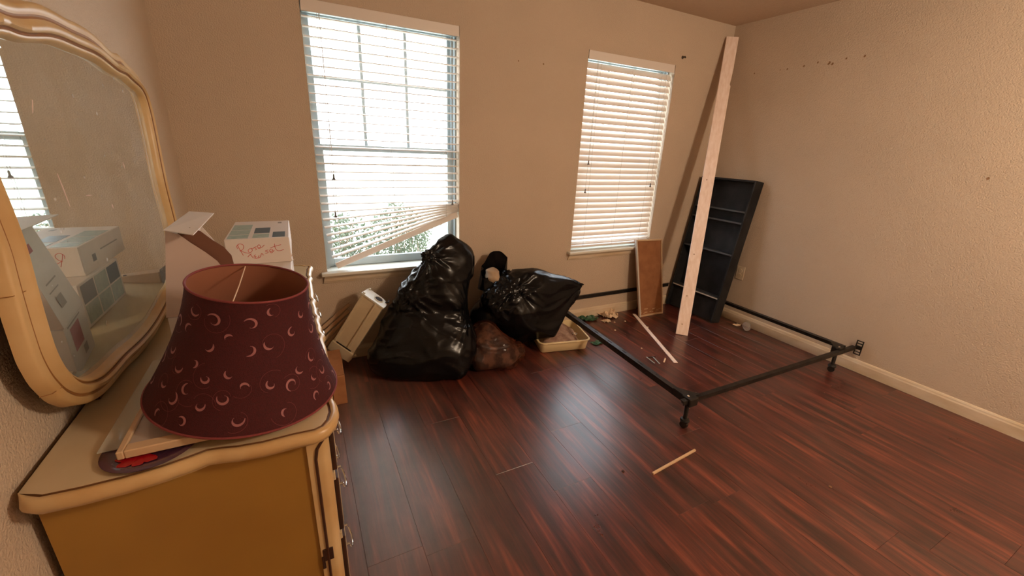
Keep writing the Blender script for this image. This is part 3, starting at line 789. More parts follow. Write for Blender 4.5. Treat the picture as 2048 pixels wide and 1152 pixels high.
# lower printed carton and the upper one marked in red
lb = thing('printed_carton', 'white carton with grey-green printed squares on its side, lying under the carton marked in red', 'box', (.355,-.81,DZ))
bx = (.245,.468,-.99,-.63,DZ+.001,.930)
MB().box((bx[0],bx[2],bx[4]),(bx[1],bx[3],bx[5])).build('carton_body', M_wbox, lb, bevel=.002, seg=1)
for r in range(2):
    for c in range(3):
        y0 = -.975+c*.113; z0 = .792+r*.068
        m_ = M_navy if (r == 1 and c != 1) else M_teal
        MB().box((bx[0]-.0006, y0, z0), (bx[0]+.001, y0+.103, z0+.062)).build('printed_square', m_, lb)
ub = thing('printed_carton', 'white carton with red handwriting and printed squares on its lid, on another carton', 'box', (.36,-.69,.931))
bx = (.255,.470,-.880,-.490,.9305,1.030)
MB().box((bx[0],bx[2],bx[4]),(bx[1],bx[3],bx[5])).build('carton_body', M_wbox, ub, bevel=.002, seg=1)
MB().box((bx[0]+.002,bx[2]-.0022,bx[4]+.012),(bx[1]-.003,bx[2]-.0002,bx[5]-.0005)).build('front_flap', M_wbox, ub)
MB().box((bx[1]-.001,bx[2]+.005,.95),(bx[1]+.003,bx[2]+.03,.958)).box((bx[1],bx[2]-.004,.935),(bx[1]+.006,bx[2]+.01,.9365)).build('torn_edge', M_wbox, ub)
for (xa, xb, ya, yb, m_) in [(.262,.330,-.865,-.80,M_teal),(.262,.330,-.79,-.70,M_teal),(.262,.330,-.69,-.58,M_teal),(.345,.400,-.865,-.79,M_teal),(.345,.400,-.775,-.66,M_navy),(.412,.456,-.865,-.76,M_navy),(.425,.440,-.56,-.53,M_grey)]:
    MB().box((xa,ya,bx[5]-.001),(xb,yb,bx[5]+.0005)).build('printed_square', m_, ub)
MB().box((bx[0]-.0006,-.80,.96),(bx[0]+.001,-.77,.985)).build('printed_square', M_navy, ub)
MB().box((bx[0]-.0006,-.72,.985),(bx[0]+.001,-.55,.990)).build('printed_square', M_grey, ub)
strokes = [[(1190,500),(1200,545),(1215,590),(1240,665)], [(1182,560),(1178,515),(1215,485),(1255,500),(1262,535),(1240,575),(1205,592)], [(1215,585),(1262,618),(1325,638)],
 [(1338,560),(1312,585),(1318,618),(1348,615),(1365,580),(1345,558),(1375,562),(1398,540)], [(1425,532),(1398,552),(1422,572),(1402,588)],
 [(1440,562),(1478,540),(1462,506),(1438,530),(1455,562),(1495,545),(1530,512)],
 [(1330,650),(1345,680),(1362,712)], [(1292,690),(1318,662),(1345,640)], [(1400,660),(1372,682),(1402,690),(1376,712),(1415,716)], [(1440,672),(1420,712),(1450,702),(1472,652),(1482,645),(1500,672)],
 [(1572,590),(1530,608),(1568,625),(1540,645),(1525,640)], [(1590,625),(1632,602),(1612,578),(1588,605),(1612,638),(1650,600)], [(1666,495),(1668,560),(1690,602),(1738,607),(1782,588)], [(1602,562),(1680,532),(1752,515)]]
FX0, FX1, FZ1, FZ0 = .258, .467, 1.0285, .944
for st in strokes:
    pts = []
    for u, v in st:
        s = (u-1040)/820; top = 430-s*25; q = (v-top)/335
        pts.append(Vector((FX0+(FX1-FX0)*s, bx[2]-.0024, FZ1-(FZ1-FZ0)*q)))
    # Catmull-Rom
    Q = []
    for i in range(len(pts)-1):
        p0, p1, p2, p3 = pts[max(i-1,0)], pts[i], pts[i+1], pts[min(i+2,len(pts)-1)]
        for k in range(5):
            t = k/5; Q.append(.5*((2*p1)+(-p0+p2)*t+(2*p0-5*p1+4*p2-p3)*t*t+(-p0+3*p1-3*p2+p3)*t**3))
    Q.append(pts[-1])
    MB().tube(Q, .0009, 5).build('red_handwriting', M_redm, ub)

# small wooden stand with a dark cloth, far end of the dresser (seen in the mirror)
ws = thing('wooden_stand', 'small pale wooden stand lying at the far end of the dresser, reflected in the mirror', 'stand', (.24,-.46,DZ))
MB().hexa([(.16,-.515,DZ),(.33,-.445,DZ),(.32,-.40,DZ),(.15,-.44,DZ),(.16,-.515,DZ+.050),(.33,-.445,DZ+.022),(.32,-.40,DZ+.022),(.15,-.44,DZ+.050)]).build('stand_body', M_item, ws, bevel=.002)
MB().lathe([(.006,0),(.007,.004),(.004,.006)], (.29,-.452,DZ+.026), 10).build('peg', M_dark, ws)
tag(origin(MB().hexa([(.09,-.53,DZ),(.157,-.515,DZ),(.147,-.44,DZ),(.085,-.45,DZ),(.11,-.525,DZ+.03),(.157,-.515,DZ+.062),(.147,-.44,DZ+.065),(.10,-.45,DZ+.03)]).build('dark_cloth', M_cloth, bevel=.006, seg=2, smooth=True)), 'dark folded cloth beside the wooden stand at the far end of the dresser', 'cloth')

# ------------------------------------------------------------------ trash bags
def sphere_pts(c, r, n=42):
    out = []; g = PI*(3-math.sqrt(5))
    for i in range(n):
        z = 1-2*(i+.5)/n; q = math.sqrt(1-z*z); out.append(Vector(c)+Vector((math.cos(g*i)*q, math.sin(g*i)*q, z))*r)
    return out
def hull(bm, spheres):
    vs = []
    for c, r in spheres:
        for p in sphere_pts(c, r): vs.append(bm.verts.new(p))
    ret = bmesh.ops.convex_hull(bm, input=vs)
    kill = [e for e in ret['geom_interior']+ret['geom_unused'] if isinstance(e, bmesh.types.BMVert)]
    bmesh.ops.delete(bm, geom=list(set(kill)), context='VERTS')
def remeshed(hulls, voxel, smooth_it):
    bm = bmesh.new()
    for h in hulls: hull(bm, h)
    me = bpy.data.meshes.new('tmp'); bm.to_mesh(me); bm.free()
    o = bpy.data.objects.new('tmp', me); COL.objects.link(o)
    md = o.modifiers.new('r', 'REMESH'); md.mode = 'VOXEL'; md.voxel_size = voxel
    sm_ = o.modifiers.new('s', 'SMOOTH'); sm_.iterations = smooth_it; sm_.factor = .5
    dg = bpy.context.evaluated_depsgraph_get(); dg.update()
    me2 = bpy.data.meshes.new_from_object(o.evaluated_get(dg))
    bpy.data.objects.remove(o)
    return me2
def ridged(v): return 1-abs(noise.noise(v))*2
def wrinkle(me, knots, amp=.016, big=.02, seed=0, zmin=.002, flutes=9, fine=.004):
    nrm = [v.normal.copy() for v in me.vertices]
    so = Vector((seed*3.1, seed*1.7, seed*.9))
    for v, n in zip(me.vertices, nrm):
        p = v.co.copy(); d = noise.noise(p*5+so)*big
        for K, s, a in knots:
            r = p-Vector(K); l = r.length; u = r/max(l, 1e-4)
            q = ridged(u*flutes*.6+so+Vector((l*1.2,0,0)))
            d += a*amp*math.exp(-(l/s)**2)*(q-.55)*min(1, l/.05)
        # sagging folds
        w_ = Vector((noise.noise(p*4+so), noise.noise(p*4-so), 0))*.25
        q = ridged(Vector((p.x*2.2+w_.x*2, p.y*2.2, p.z*9+w_.y*3+p.x*2))+so)
        d += fine*(max(0, q-.5)*2)
        q2 = ridged((p+w_*.3)*11+so); d += fine*.35*max(0, q2-.6)
        c = p+n*d
        if c.z < zmin: c.z = zmin
        if c.y > -.003-.0*c.z: c.y = -.003
        v.co = c
    for p_ in me.polygons: p_.use_smooth = True
def bag(name, hulls, m, knots, label, voxel=.011, sm=4, cat='trash bag', group=None, **kw):
    me = remeshed(hulls, voxel, sm); wrinkle(me, knots, **kw); me.name = name
    me.materials.clear(); me.materials.append(m)
    o = bpy.data.objects.new(name, me); COL.objects.link(o)
    return origin(tag(o, label, cat, group))
# big bag with peaked top
bag('trash_bag', [
    [((.95,-.30,.15),.15), ((1.15,-.42,.14),.145), ((1.33,-.42,.14),.14), ((1.10,-.25,.34),.16), ((1.30,-.25,.36),.17), ((.88,-.28,.07),.07), ((1.30,-.52,.07),.07), ((1.0,-.42,.07),.07), ((1.36,-.22,.15),.14)],
    [((1.08,-.27,.45),.11), ((1.30,-.27,.45),.16), ((1.16,-.26,.62),.07), ((1.36,-.22,.58),.13), ((1.20,-.30,.72),.04)],
    [((1.17,-.28,.76),.025), ((1.20,-.30,.62),.06), ((1.38,-.20,.62),.14), ((1.36,-.20,.82),.035), ((1.42,-.19,.72),.08), ((1.30,-.32,.60),.06)]],
    M_bag, [((1.00,-.40,.56),.26,1.0), ((1.17,-.34,.78),.18,1.2), ((1.42,-.40,.35),.30,.5)],
    'largest black trash bag, bulging on the floor with a peaked top against the wide window', voxel=.0095, sm=3, amp=.020, big=.030, seed=1, fine=.006, flutes=5)
# right bag with pointed corner
bag('trash_bag', [
    [((1.66,-.28,.40),.10), ((1.78,-.26,.38),.15), ((1.93,-.26,.43),.155), ((2.10,-.28,.38),.10), ((2.38,-.30,.405),.006), ((2.42,-.28,.43),.004), ((2.06,-.36,.22),.07), ((2.12,-.38,.16),.03), ((2.065,-.43,.135),.03), ((1.90,-.42,.22),.05), ((1.80,-.25,.12),.11), ((1.88,-.17,.12),.11), ((1.86,-.24,.485),.105)],
    [((1.62,-.22,.25),.11), ((1.70,-.25,.35),.12), ((1.60,-.2,.12),.1)]],
    M_bag, [((2.38,-.30,.42),.30,1.5), ((1.78,-.38,.50),.18,1.5), ((1.70,-.3,.42),.2,1.0)],
    'black trash bag with a pointed corner at its right, resting on the ivory tray', voxel=.0095, sm=2, amp=.018, big=.020, seed=5, fine=.005, flutes=5)
# its open mouth with pale contents
mo = thing('open_bag_top', 'gathered open mouth of a black bag with pale fabric showing, between the two big bags', 'trash bag', (1.70,-.2,.5))
R_ = []
for j in range(7):
    f = j/6; rg = []
    for k in range(28):
        a = 2*PI*k/28
        cz = .45+f*.13-f*.045*math.cos(a-4.2)+ (f**1.3)*.085*math.exp(-((a-1.0)/.85)**2) + f*.01*math.sin(5*a)
        rr = .112+.012*math.sin(4*a)*f+.010*f*math.sin(9*a)-.02*f
        rg.append(Vector((1.70+rr*math.cos(a)*1.05, -.17+rr*.75*math.sin(a), cz)))
    R_.append(rg)
g_ = MB(); g_.loft(R_, caps=False)
mo_o = g_.build('bag_rim', M_bag, mo, smooth=True, fix=False, ang=80)
me = remeshed([[((1.68,-.19,.53),.055), ((1.70,-.15,.56),.045), ((1.66,-.18,.57),.03), ((1.70,-.18,.47),.04)]], .008, 2); wrinkle(me, [], seed=9, fine=.008)
me.materials.clear(); me.materials.append(M_rag); me.transform(Matrix.Translation((-1.70,.2,-.5)))
o = bpy.data.objects.new('pale_contents', me); COL.objects.link(o); o.parent = mo
me = remeshed([[((1.80,-.20,.52),.06), ((1.92,-.22,.50),.07), ((2.0,-.2,.50),.05), ((1.80,-.2,.42),.08)]], .010, 2); wrinkle(me, [((1.8,-.25,.58),.2,1.5)], seed=12, fine=.006)
me.materials.clear(); me.materials.append(M_bag); me.transform(Matrix.Translation((-1.70,.2,-.5)))
o = bpy.data.objects.new('twisted_neck', me); COL.objects.link(o); o.parent = mo
# brown see-through bag
tn = thing('brown_bag', 'small see-through brown plastic bag on the floor between the two black bags', 'plastic bag', (1.62,-.42,0))
hs = [[((1.50,-.44,.12),.10), ((1.62,-.46,.11),.10), ((1.56,-.36,.19),.09), ((1.78,-.44,.05),.045), ((1.66,-.52,.05),.05), ((1.46,-.50,.05),.05)]]
me = remeshed(hs, .010, 3); wrinkle(me, [((1.80,-.44,.06),.25,1.5), ((1.50,-.5,.2),.15,1.2)], seed=14, fine=.009, amp=.02)
me.materials.clear(); me.materials.append(M_tanfilm); me.transform(Matrix.Translation((-1.62,.42,0)))
o = bpy.data.objects.new('bag_film', me); COL.objects.link(o); o.parent = tn
M_junk = mat('mixed_brown_waste', lin((.15,.08,.06)), .5, c2=lin((.40,.27,.21)), nscale=16, contrast=(.45,.6))
me = remeshed([[(c, r*.86) for c, r in hs[0]]], .012, 2); wrinkle(me, [], seed=17, fine=.012, big=.012)
me.materials.clear(); me.materials.append(M_junk); me.transform(Matrix.Translation((-1.62,.42,0)))
o = bpy.data.objects.new('bag_contents', me); COL.objects.link(o); o.parent = tn

# ------------------------------------------------------------------ cardboard box, leaning strips, white plastic bin
cb = thing('cardboard_box', 'brown cardboard box on the floor at the far end of the dresser', 'box', (.50,-.38,0))
MB().box((.40,-.365,.001),(.648,-.20,.175)).build('carton_body', M_card, cb, bevel=.002, seg=1)
MB().hexa([(.575,-.540,.001),(.645,-.540,.001),(.645,-.366,.001),(.575,-.366,.001),(.575,-.540,.178),(.642,-.540,.178),(.645,-.366,.178),(.575,-.366,.178)]).build('carton_end', M_card, cb, bevel=.002, seg=1)
MB().hexa([(.60,-.535,.180),(.640,-.530,.180),(.640,-.37,.186),(.58,-.37,.186),(.60,-.535,.182),(.640,-.530,.182),(.640,-.37,.188),(.58,-.37,.188)]).build('carton_flap', M_card, cb)
M_wslat = mat('beige_strip', lin((.74,.62,.50)), .6)
for k, (xa, za, xb, zb) in enumerate([(.50,.20,.745,.395),(.51,.17,.735,.35),(.515,.13,.72,.30),(.53,.10,.70,.245)]):
    o = MB().bar((xa,-.030-.004*k,za),(xb,-.0185-.004*k,zb),.003,.022,(0,0,1)).build('loose_slat', M_wslat, bevel=.0008, seg=1)
    tag(origin(o), 'loose beige blind slat leaning on the wall behind the plastic bin, '+('topmost of the four','second from the top','third from the top','lowest of the four')[k], 'slat', 'loose slats leaning under the wide window')

bn = thing('plastic_bin', 'yellowed white plastic dispenser housing leaning against the big black bag', 'bin', (.70,-.22,.15))
B0 = Vector((.590,-.075,.130)); a_ = Vector((.220,-.125,.395)); u_ = Vector((.10,-.07,-.08)); v_ = Vector((.56,.83,0))
# orthogonalise
ah = a_.normalized(); uh = (u_-ah*u_.dot(ah)).normalized(); vh = ah.cross(uh)
if vh.dot(v_) < 0: vh = -vh
LA, LU, LV = a_.length, .150, .085
def bp_(a, u, v): return B0+ah*a+uh*u+vh*v
def sec(a, g=0.0):
    # rounded on the far right side
    pts = [(0-g,0-g),(LU*.5,0-g),(LU+g,0-g),(LU+g,LV*.3)]
    for k in range(1, 6):
        t = PI/2*k/5; pts.append((LU+g-(LU*.45)*(1-math.cos(t)), LV*.3+(LV*.7+g)*math.sin(t)))
    pts += [(0-g,LV+g)]
    return [bp_(a, u, v) for u, v in pts]
m_ = MB(); m_.loft([sec(.075), sec(.09), sec(LA-.012)]); m_.build('housing', M_offw, bn, smooth=True, ang=30)
m_ = MB(); m_.loft([sec(0, .004), sec(.010, .006), sec(.068, .006), sec(.075, .001)]); m_.build('base_cap', M_offw, bn, smooth=True, ang=30)
m_ = MB(); m_.loft([sec(LA-.012), sec(LA-.010, .006), sec(LA, .006)]); m_.build('end_plate', M_sill, bn, smooth=True, ang=30)
# hole ring in end plate, ribs, latch
cc = bp_(LA+.0005, LU*.62, LV*.55)
MB().lathe([(.001,0),(.024,0),(.024,.0008),(.001,.0008)], cc, 24, ah).build('roll_hole', M_hole, bn)
MB().lathe([(.024,0),(.030,0),(.031,.003),(.028,.005),(.025,.004)], cc, 24, ah, closed=True).build('hole_ring', M_sill, bn, smooth=True)
for uu in (.008, LU-.045):
    MB().bar(bp_(.09, uu, -.005), bp_(LA-.014, uu, -.005), .012, .011, vh).build('rib', M_offw, bn, bevel=.0015, seg=1)
MB().bar(bp_(.079, .02, -.002), bp_(.079, LU-.02, -.002), .006, .006, vh).build('latch_slot', M_hole, bn)
MB().lathe([(.010,0),(.012,.004),(.009,.012),(.004,.014)], bp_(.045, LU+.006, LV*.35), 12, uh).build('latch_knob', M_offw, bn, smooth=True)
for q in ((LA+.001, .0, .0), (LA+.001, .0, LV)):
    MB().lathe([(.008,0),(.008,.006),(.005,.009)], bp_(q[0], q[1]+.006, q[2]*.94+.004), 10, ah).build('end_lug', M_sill, bn, smooth=True)
MB().tube([bp_(LA+.001,LU*.9,LV*.7), bp_(LA+.010,LU*1.0,LV*.8), bp_(LA+.012,LU*.95,LV*1.05)], .005, 8).build('end_clip', M_hole, bn, smooth=True)

# ------------------------------------------------------------------ litter tray
tr = thing('litter_tray', 'shallow ivory plastic tray on the floor beneath the right black bag', 'tray', (2.19,-.33,0))
O = Vector((1.955,-.455,0)); U = Vector((.375,-.075,0)); V = Vector((.085,.345,0))
def tq(s, z, n=5):
    """rounded rectangle around the tray at inset s"""
    uh_ = U.normalized(); vh_ = V.normalized(); lu, lv = U.length, V.length; r = .035; out = []
    for (cu, cv, a0) in ((lu-r, r, -PI/2), (lu-r, lv-r, 0), (r, lv-r, PI/2), (r, r, PI)):
        for k in range(n):
            a = a0+PI/2*k/(n-1); rr = r-s
            out.append(O+uh_*(cu+rr*math.cos(a))+vh_*(cv+rr*math.sin(a))+Vector((0,0,z)))
    return out
m_ = MB(); m_.loft([tq(.020,.001), tq(.012,.006), tq(-.002,.078), tq(-.012,.080), tq(-.014,.084), tq(-.012,.088), tq(.000,.088), tq(.016,.010)]); m_.build('tray_body', M_tray, tr, smooth=True, ang=50)
M_litter = mat('pale_litter', lin((.72,.60,.52)), .9, c2=lin((.55,.42,.36)), nscale=22, bump=.8, bscale=120)
me = remeshed([[(O+U*.45+V*.5+Vector((0,0,.03)),.05), (O+U*.25+V*.3+Vector((0,0,.02)),.05), (O+U*.8+V*.65+Vector((0,0,.035)),.04), (O+U*.75+V*.25+Vector((0,0,.02)),.035), (O+U*.6+V*.75+Vector((0,0,.07)),.04), (O+U*.2+V*.8+Vector((0,0,.02)),.035)]], .009, 3)
wrinkle(me, [], seed=22, fine=.010, big=.01, zmin=.012); me.materials.clear(); me.materials.append(M_litter); me.name = 'litter_heap'
o = bpy.data.objects.new('litter_heap', me); COL.objects.link(o); tag(origin(o), 'heap of pale litter and rag filling the ivory tray', 'litter'); o['kind'] = 'stuff'
tag(origin(MB().tube([O+U*.82+V*.35+Vector((.018*math.cos(a), .013*math.sin(a), .078)) for a in [2*PI*k/20 for k in range(20)]], .0035, 6, closed=True).build('metal_ring', M_chrome, smooth=True)), 'small pale ring lying on the litter in the ivory tray', 'ring')

# ------------------------------------------------------------------ bed frame
bf = thing('bed_frame', 'black angle-iron bed frame on low legs standing in the right half of the room', 'bed frame', (3.0,-.8,0))
ZR = .192
def angle(name, a, b_, inn, m=M_black, wd=.034, ht=.036, slots=0):
    """L section from a to b; inn = direction of the flat flange"""
    a = Vector(a); b_ = Vector(b_); i = Vector(inn).normalized(); t = .003
    prof = [Vector((0,0,0)), i*wd, i*wd-Vector((0,0,t)), i*t-Vector((0,0,t)), i*t-Vector((0,0,ht)), -Vector((0,0,ht))]
    o = MB().loft([[a+p for p in prof], [b_+p for p in prof]]).build(name, m, bf)
    d = (b_-a)
    for k in range(slots):
        c = a+d*((k+.5)/slots)+i*wd*.55+Vector((0,0,.0006)); dd = d.normalized()*.020
        MB().bar(c-dd, c+dd, .008, .0012).build('slot', M_hole, o)
    return o
angle('side_rail', (2.232,-1.478,ZR), (2.318,-.085,ZR), (1,-.05,0), slots=9)
angle('side_rail', (3.832,-1.470,ZR), (3.838,-.045,ZR), (-1,0,0))
angle('cross_rail', (2.20,-1.492,ZR-.006), (3.905,-1.502,ZR-.006), (0,1,0), m=M_rust, wd=.026, ht=.024)
angle('cross_rail', (2.30,-.014,.222), (3.655,-.014,.222), (0,-1,0), wd=.018, ht=.036)
for c_ in ([(2.236,-1.484),(2.33,-1.484),(2.262,-1.38),(2.240,-1.38)], [(3.70,-1.474),(3.80,-1.474),(3.80,-1.40),(3.775,-1.40)]):
    MB().prism([(x, y, ZR+.0005) for x, y in c_], (0,0,.003)).build('corner_plate', M_rust, bf)
def caster(x, y):
    g = MB()
    g.box((x-.030, y-.028, ZR-.046), (x+.034, y+.030, ZR+.004)); 
    g.build('bracket', M_rust, bf, bevel=.006, seg=2)
    MB().tube([(x-.012,y,ZR-.04),(x-.006,y,.045)], .012, 10).build('leg', M_black, bf, smooth=True)
    lg = MB(); lg.lathe([(.010,.062),(.022,.058),(.026,.048),(.022,.040),(.012,.036)], (x-.006,y,0), 14)
    lg.lathe([(.004,-.013),(.020,-.012),(.023,0),(.020,.012),(.004,.013)], (x-.006,y,.024), 16, (1,.3,0))
    lg.build('caster_wheel', M_black, bf, smooth=True)
caster(2.262,-1.478); caster(3.752,-1.462)
for x, y in ((2.33,-.13), (3.28,-.030)):
    MB().tube([(x,y,ZR-.02),(x,y,.004)], .011, 10).build('leg', M_black, bf, smooth=True)
for x, y in ((2.250,-1.474),(3.745,-1.468)):
    MB().lathe([(.007,0),(.007,.003),(.004,.006),(.0005,.007)], (x,y,ZR+.004), 10).build('rivet', M_chrome, bf, smooth=True)
hb = MB(); X = 3.906
for (y0, y1, z0, z1) in [(-1.535,-1.529,.128,.234),(-1.499,-1.493,.128,.234),(-1.529,-1.499,.228,.234),(-1.529,-1.499,.128,.134),(-1.529,-1.499,.209,.216),(-1.529,-1.499,.168,.196),(-1.529,-1.499,.148,.153)]:
    hb.box((X, y0, z0), (X+.005, y1, z1))
hb.build('headboard_bracket', M_rust, bf)

# ------------------------------------------------------------------ leaning black shelf
sh = thing('shelf_unit', 'black bookshelf tilted back into the right corner behind the white board', 'shelf', (3.64,-.28,0))
SW, SHH, SD = .516, 1.232, .105; th = math.atan2(.180, 1.22)
org_ = Vector((3.640,-.036,.0005)); yaw = .02
def S(w_, d_, h_):
    """w along -y, d towards the wall, h up the unit"""
    p = Vector((d_*math.cos(th)+h_*math.sin(th), -w_, h_*math.cos(th)-d_*math.sin(th)))
    # rest on the rear bottom edge
    p.z += SD*math.sin(th)
    return org_+Vector((p.x+yaw*w_, p.y, p.z))
def sbox(w0, w1, d0, d1, h0, h1):
    return MB().hexa([S(w0,d0,h0),S(w1,d0,h0),S(w1,d1,h0),S(w0,d1,h0),S(w0,d0,h1),S(w1,d0,h1),S(w1,d1,h1),S(w0,d1,h1)])
sbox(0,.014,0,SD,0,SHH).build('side_panel', M_shelf, sh, bevel=.001, seg=1)
sbox(SW-.014,SW,0,SD,0,SHH).build('side_panel', M_shelf, sh, bevel=.001, seg=1)
sbox(.014,SW-.014,0,SD,SHH-.016,SHH).build('top_panel', M_shelf, sh, bevel=.001, seg=1)
sbox(.014,SW-.014,SD-.005,SD-.001,.12,SHH-.016).build('back_panel', M_shelf, sh)
for h in (.965,.872,.600,.215): sbox(.014,SW-.014,.002,SD-.005,h,h+.015).build('shelf', M_shelf_g, sh, bevel=.001, seg=1)
sbox(.016,SW-.016,.0015,.006,.212,.222).build('worn_edge', M_shelf_e, sh)
sbox(.014,SW-.014,.028,.040,.004,.215).build('toe_panel', M_shelf, sh)
# white pine board leaning in the corner
A = Vector((3.225,-.605,0)); B = Vector((3.862,-.046,2.340)); d = (B-A).normalized()
wv = Vector((.80,-.62,0)); wv = (wv-d*wv.dot(d)).normalized(); nv = d.cross(wv).normalized()
L_ = (B-A).length; bw = .092
o_ = []
for s, t0, t1 in ((0,-.5,.5),(.80,-.5,.5),(.835,-.5,.50),(.842,-.5,.41),(.86,-.5,.46),(.90,-.5,.5),(1.0,-.5,.5)):
    c = A+d*(L_*s)
    o_.append([c+wv*bw*t0-nv*.009, c+wv*bw*t1-nv*.009, c+wv*bw*t1+nv*.009, c+wv*bw*t0+nv*.009])
for q in o_[0]: q.z = max(q.z, .0005)
pb_ = thing('pine_board', 'long whitish pine board leaning upright from the floor into the right room corner', 'board', A)
MB().loft(o_).build('board_body', M_pine, pb_)
nsgn = -1 if nv.y > 0 else 1
for s in (.035,.13,.27,.52):
    MB().lathe([(.0005,.0012),(.004,.0008),(.005,0)], A+d*(L_*s)+wv*(-.012)+nv*nsgn*.0092, 10, nv*nsgn).build('knot', M_mark, pb_)
# shallow hardboard panel box
cp = thing('hardboard_panel', 'brown hardboard cabinet panel with pale wooden rim leaning under the closed-blind window', 'panel', (3.29,-.18,0))
c0, c1, c2, c3 = Vector((3.155,-.185,.001)), Vector((3.437,-.192,.001)), Vector((3.406,-.068,.682)), Vector((3.090,-.068,.692))
nn = (c1-c0).cross(c3-c0).normalized()
def cpq(s0, t0, s1, t1, d0, d1):
    def pp(s, t, dd): return (c0.lerp(c1, s)).lerp(c3.lerp(c2, s), t)+nn*dd
    return MB().hexa([pp(s0,t0,d0),pp(s1,t0,d0),pp(s1,t1,d0),pp(s0,t1,d0),pp(s0,t0,d1),pp(s1,t0,d1),pp(s1,t1,d1),pp(s0,t1,d1)])
cpq(0,0,1,1,-.012,-.006).build('hardboard', M_mdf, cp)
cpq(0,0,.05,1,-.006,.012).build('side_rim', M_shelf_e, cp, bevel=.001, seg=1)
cpq(.965,0,1,1,-.006,.006).build('side_rim', M_item, cp, bevel=.001, seg=1)
cpq(.035,.98,.965,1,-.006,.006).build('top_rim', M_item, cp, bevel=.001, seg=1)
cpq(.035,0,.965,.022,-.006,.006).build('bottom_rim', M_item, cp, bevel=.001, seg=1)
M_glue = mat('dried_glue', lin((.74,.62,.48)), .7)
rg = random.Random(5)
for k in range(14):
    s = rg.uniform(.08,.9); t = rg.uniform(.03,.09)
    cpq(s, t, min(.96, s+rg.uniform(.03,.12)), t+rg.uniform(.004,.012), -.006, -.005).build('glue_smear', M_glue, cp)
# wall outlet
ol = thing('wall_outlet', 'cream double wall outlet plate low on the right wall beside the black shelf', 'outlet', (W,-.52,.44))
MB().box((W-.006,-.565,.385),(W-.0005,-.492,.500)).build('cover_plate', M_trim, ol, bevel=.002)
for z in (.422,.463): MB().lathe([(.017,0),(.017,.003),(.0005,.003)], (W-.006,-.5285,z), 16, (-1,0,0)).build('socket', M_trim, ol, smooth=True)

# ------------------------------------------------------------------ litter on the floor
tag(origin(MB().bar((3.160,-.115,.0035),(2.792,-.938,.0035),.030,.005).build('wood_strip', M_pine, bevel=.001, seg=1)), 'long flat pale wood strip on the floor beside the hardboard panel', 'wood strip')
tag(origin(MB().bar((1.842,-1.667,.006),(2.160,-1.637,.006),.011,.010).build('wood_stick', M_item, bevel=.0015, seg=1)), 'short thin wooden stick alone on the floor in front of the bed frame', 'stick')
jr = thing('plastic_jar', 'small clear plastic cup lying on its side by the right baseboard', 'cup', (3.84,-.74,0))
MB().lathe([(.0005,0),(.024,0),(.026,.004),(.030,.055),(.031,.056),(.029,.056),(.0245,.006),(.0005,.005)], (3.815,-.775,.031), 24, (.75,.66,0)).build('cup_body', M_jar, jr, smooth=True)
MB().lathe([(.029,.052),(.033,.053),(.033,.060),(.029,.061)], (3.815,-.775,.0335), 24, (.75,.66,0), closed=True).build('cup_rim', M_jar, jr, smooth=True)
def scrap(name, cx, cy, s, m, label, cat, seed, group=None, hgt=.35, n=9, z=.001):
    rs = random.Random(seed); g = MB(); V = []; so = Vector((seed, seed*.3, 0))
    for i in range(n):
        for j in range(n):
            u = i/(n-1)*2-1; v = j/(n-1)*2-1
            q = Vector((u, v, 0)); k = 1+.35*noise.noise(q*1.5+so)
            edge = max(abs(u), abs(v))
            if edge > .99: k *= rs.uniform(.72, 1.1)
            hz = abs(noise.noise(q*2.2+so))*hgt*s*1.6
            V.append((cx+u*s*k, cy+v*s*k*.7, z+hz))
    Fs = [(i*n+j, (i+1)*n+j, (i+1)*n+j+1, i*n+j+1) for i in range(n-1) for j in range(n-1)]
    g.add(V, Fs)
    top = len(V); V2 = [(a, b_, c+.0012) for a, b_, c in V]; g.add(V2, [f[::-1] for f in Fs])
    return tag(origin(g.build(name, m, fix=False, smooth=False)), label, cat, group)
scrap('crumpled_paper', 2.90, -.065, .085, M_paper, 'crumpled torn paper on the floor under the closed-blind window', 'paper', 3, hgt=.7)
scrap('torn_paper', 2.80, -.155, .035, M_paper, 'small torn paper piece just in front of the crumpled paper', 'paper', 5, hgt=.7)
scrap('green_scrap', 2.68, -.055, .085, M_green, 'green plastic scrap behind the rail, against the back baseboard', 'plastic scrap', 8, hgt=.55)
scrap('green_scrap', 2.455, -.47, .045, M_green, 'green plastic scrap beside the right end of the ivory tray', 'plastic scrap', 9, hgt=.4)
scrap('torn_paper', 3.86, -.655, .030, M_paper, 'curled beige paper scrap by the right baseboard behind the clear cup', 'paper', 11, hgt=.5)
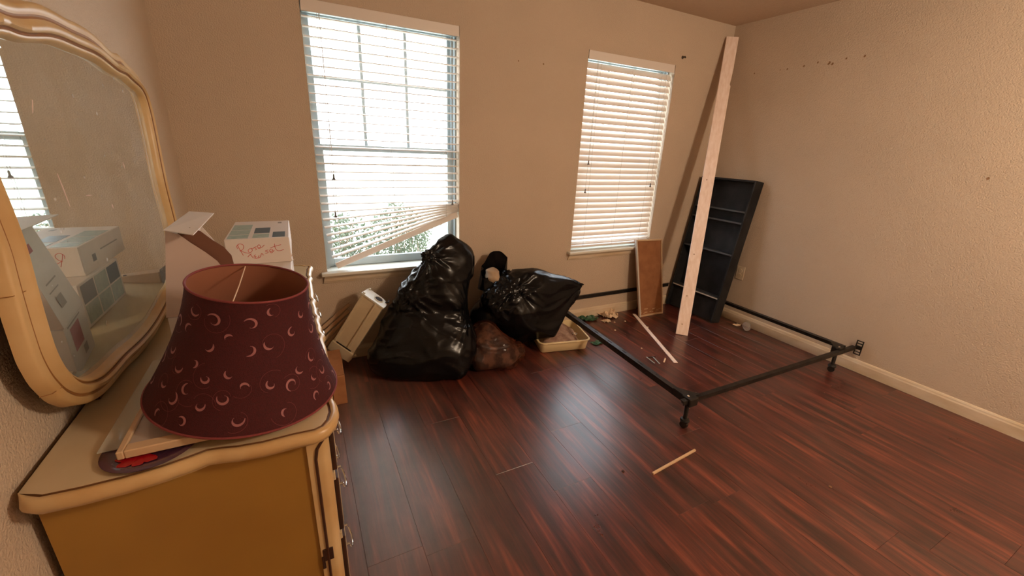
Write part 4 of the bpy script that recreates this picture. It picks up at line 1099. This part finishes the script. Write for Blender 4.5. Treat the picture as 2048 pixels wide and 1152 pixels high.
scrap('paper_bit', 3.05, -.385, .020, M_paper, 'small white paper bit between the hardboard panel and the pine board', 'paper', 12, hgt=.3, n=6)
for k, (x, y, s, lb_) in enumerate([(2.964,-.214,.010,'white crumb nearest the hardboard panel'),(2.861,-.197,.009,'white crumb just in front of the crumpled paper'),(2.752,-.331,.010,'white crumb left of the long strip, in front of the torn paper'),(2.725,-.668,.007,'tiny crumb halfway along the long strip')]):
    tag(origin(MB().lathe([(.0005,s*.9),(s*.6,s*.7),(s,s*.3),(s*.7,0)], (x,y,.0005), 8).build('crumb', M_paper, smooth=True)), lb_, 'crumb', 'crumbs on the floor')
for k, (a, b_, m__, lb_) in enumerate([((2.655,-.79),(2.640,-.885),M_vinyl,'left metal strip scrap beside the end of the long strip'),((2.705,-.80),(2.668,-.905),M_vinyl,'middle metal strip scrap beside the end of the long strip'),((2.715,-.90),(2.770,-.862),M_paper,'pale splinter beside the end of the long strip'),((2.66,-.80),(2.72,-.815),M_rust,'dark metal scrap beside the end of the long strip')]):
    tag(origin(MB().bar((*a,.004),(*b_,.005),.010,.003).build('metal_scrap', m__, bevel=.0008, seg=1)), lb_, 'scrap', 'scraps by the bed rail')
tag(origin(MB().lathe([(.0005,.006),(.006,.005),(.008,.001),(.006,0)], (1.728,-1.595,.0005), 8).build('dark_crumb', M_brown, smooth=True)), 'tiny dark red speck on the floor left of the short stick', 'crumb')
tag(origin(MB().lathe([(.0005,.003),(.006,.003),(.007,.001),(.006,0)], (2.542,-2.065,.0005), 8).build('crumb', M_mark, smooth=True)), 'tiny tan crumb on the open floor nearest the viewer', 'crumb', 'crumbs on the floor')
rs = random.Random(4)
specks = MB()
for k in range(90):
    x = rs.uniform(2.35,3.7); y = rs.uniform(-1.7,-.25); s = rs.uniform(.0008,.0022)
    specks.lathe([(s*.3,s*.5),(s,0)], (x,y,.0002), 5)
o = specks.build('floor_debris', M_paper); tag(o, 'fine pale debris specks scattered inside the bed frame', 'debris'); o['kind'] = 'stuff'

# shared material objects ready; remove the bookkeeping property
for o in bpy.data.objects:
    if 'org' in o.keys(): del o['org']
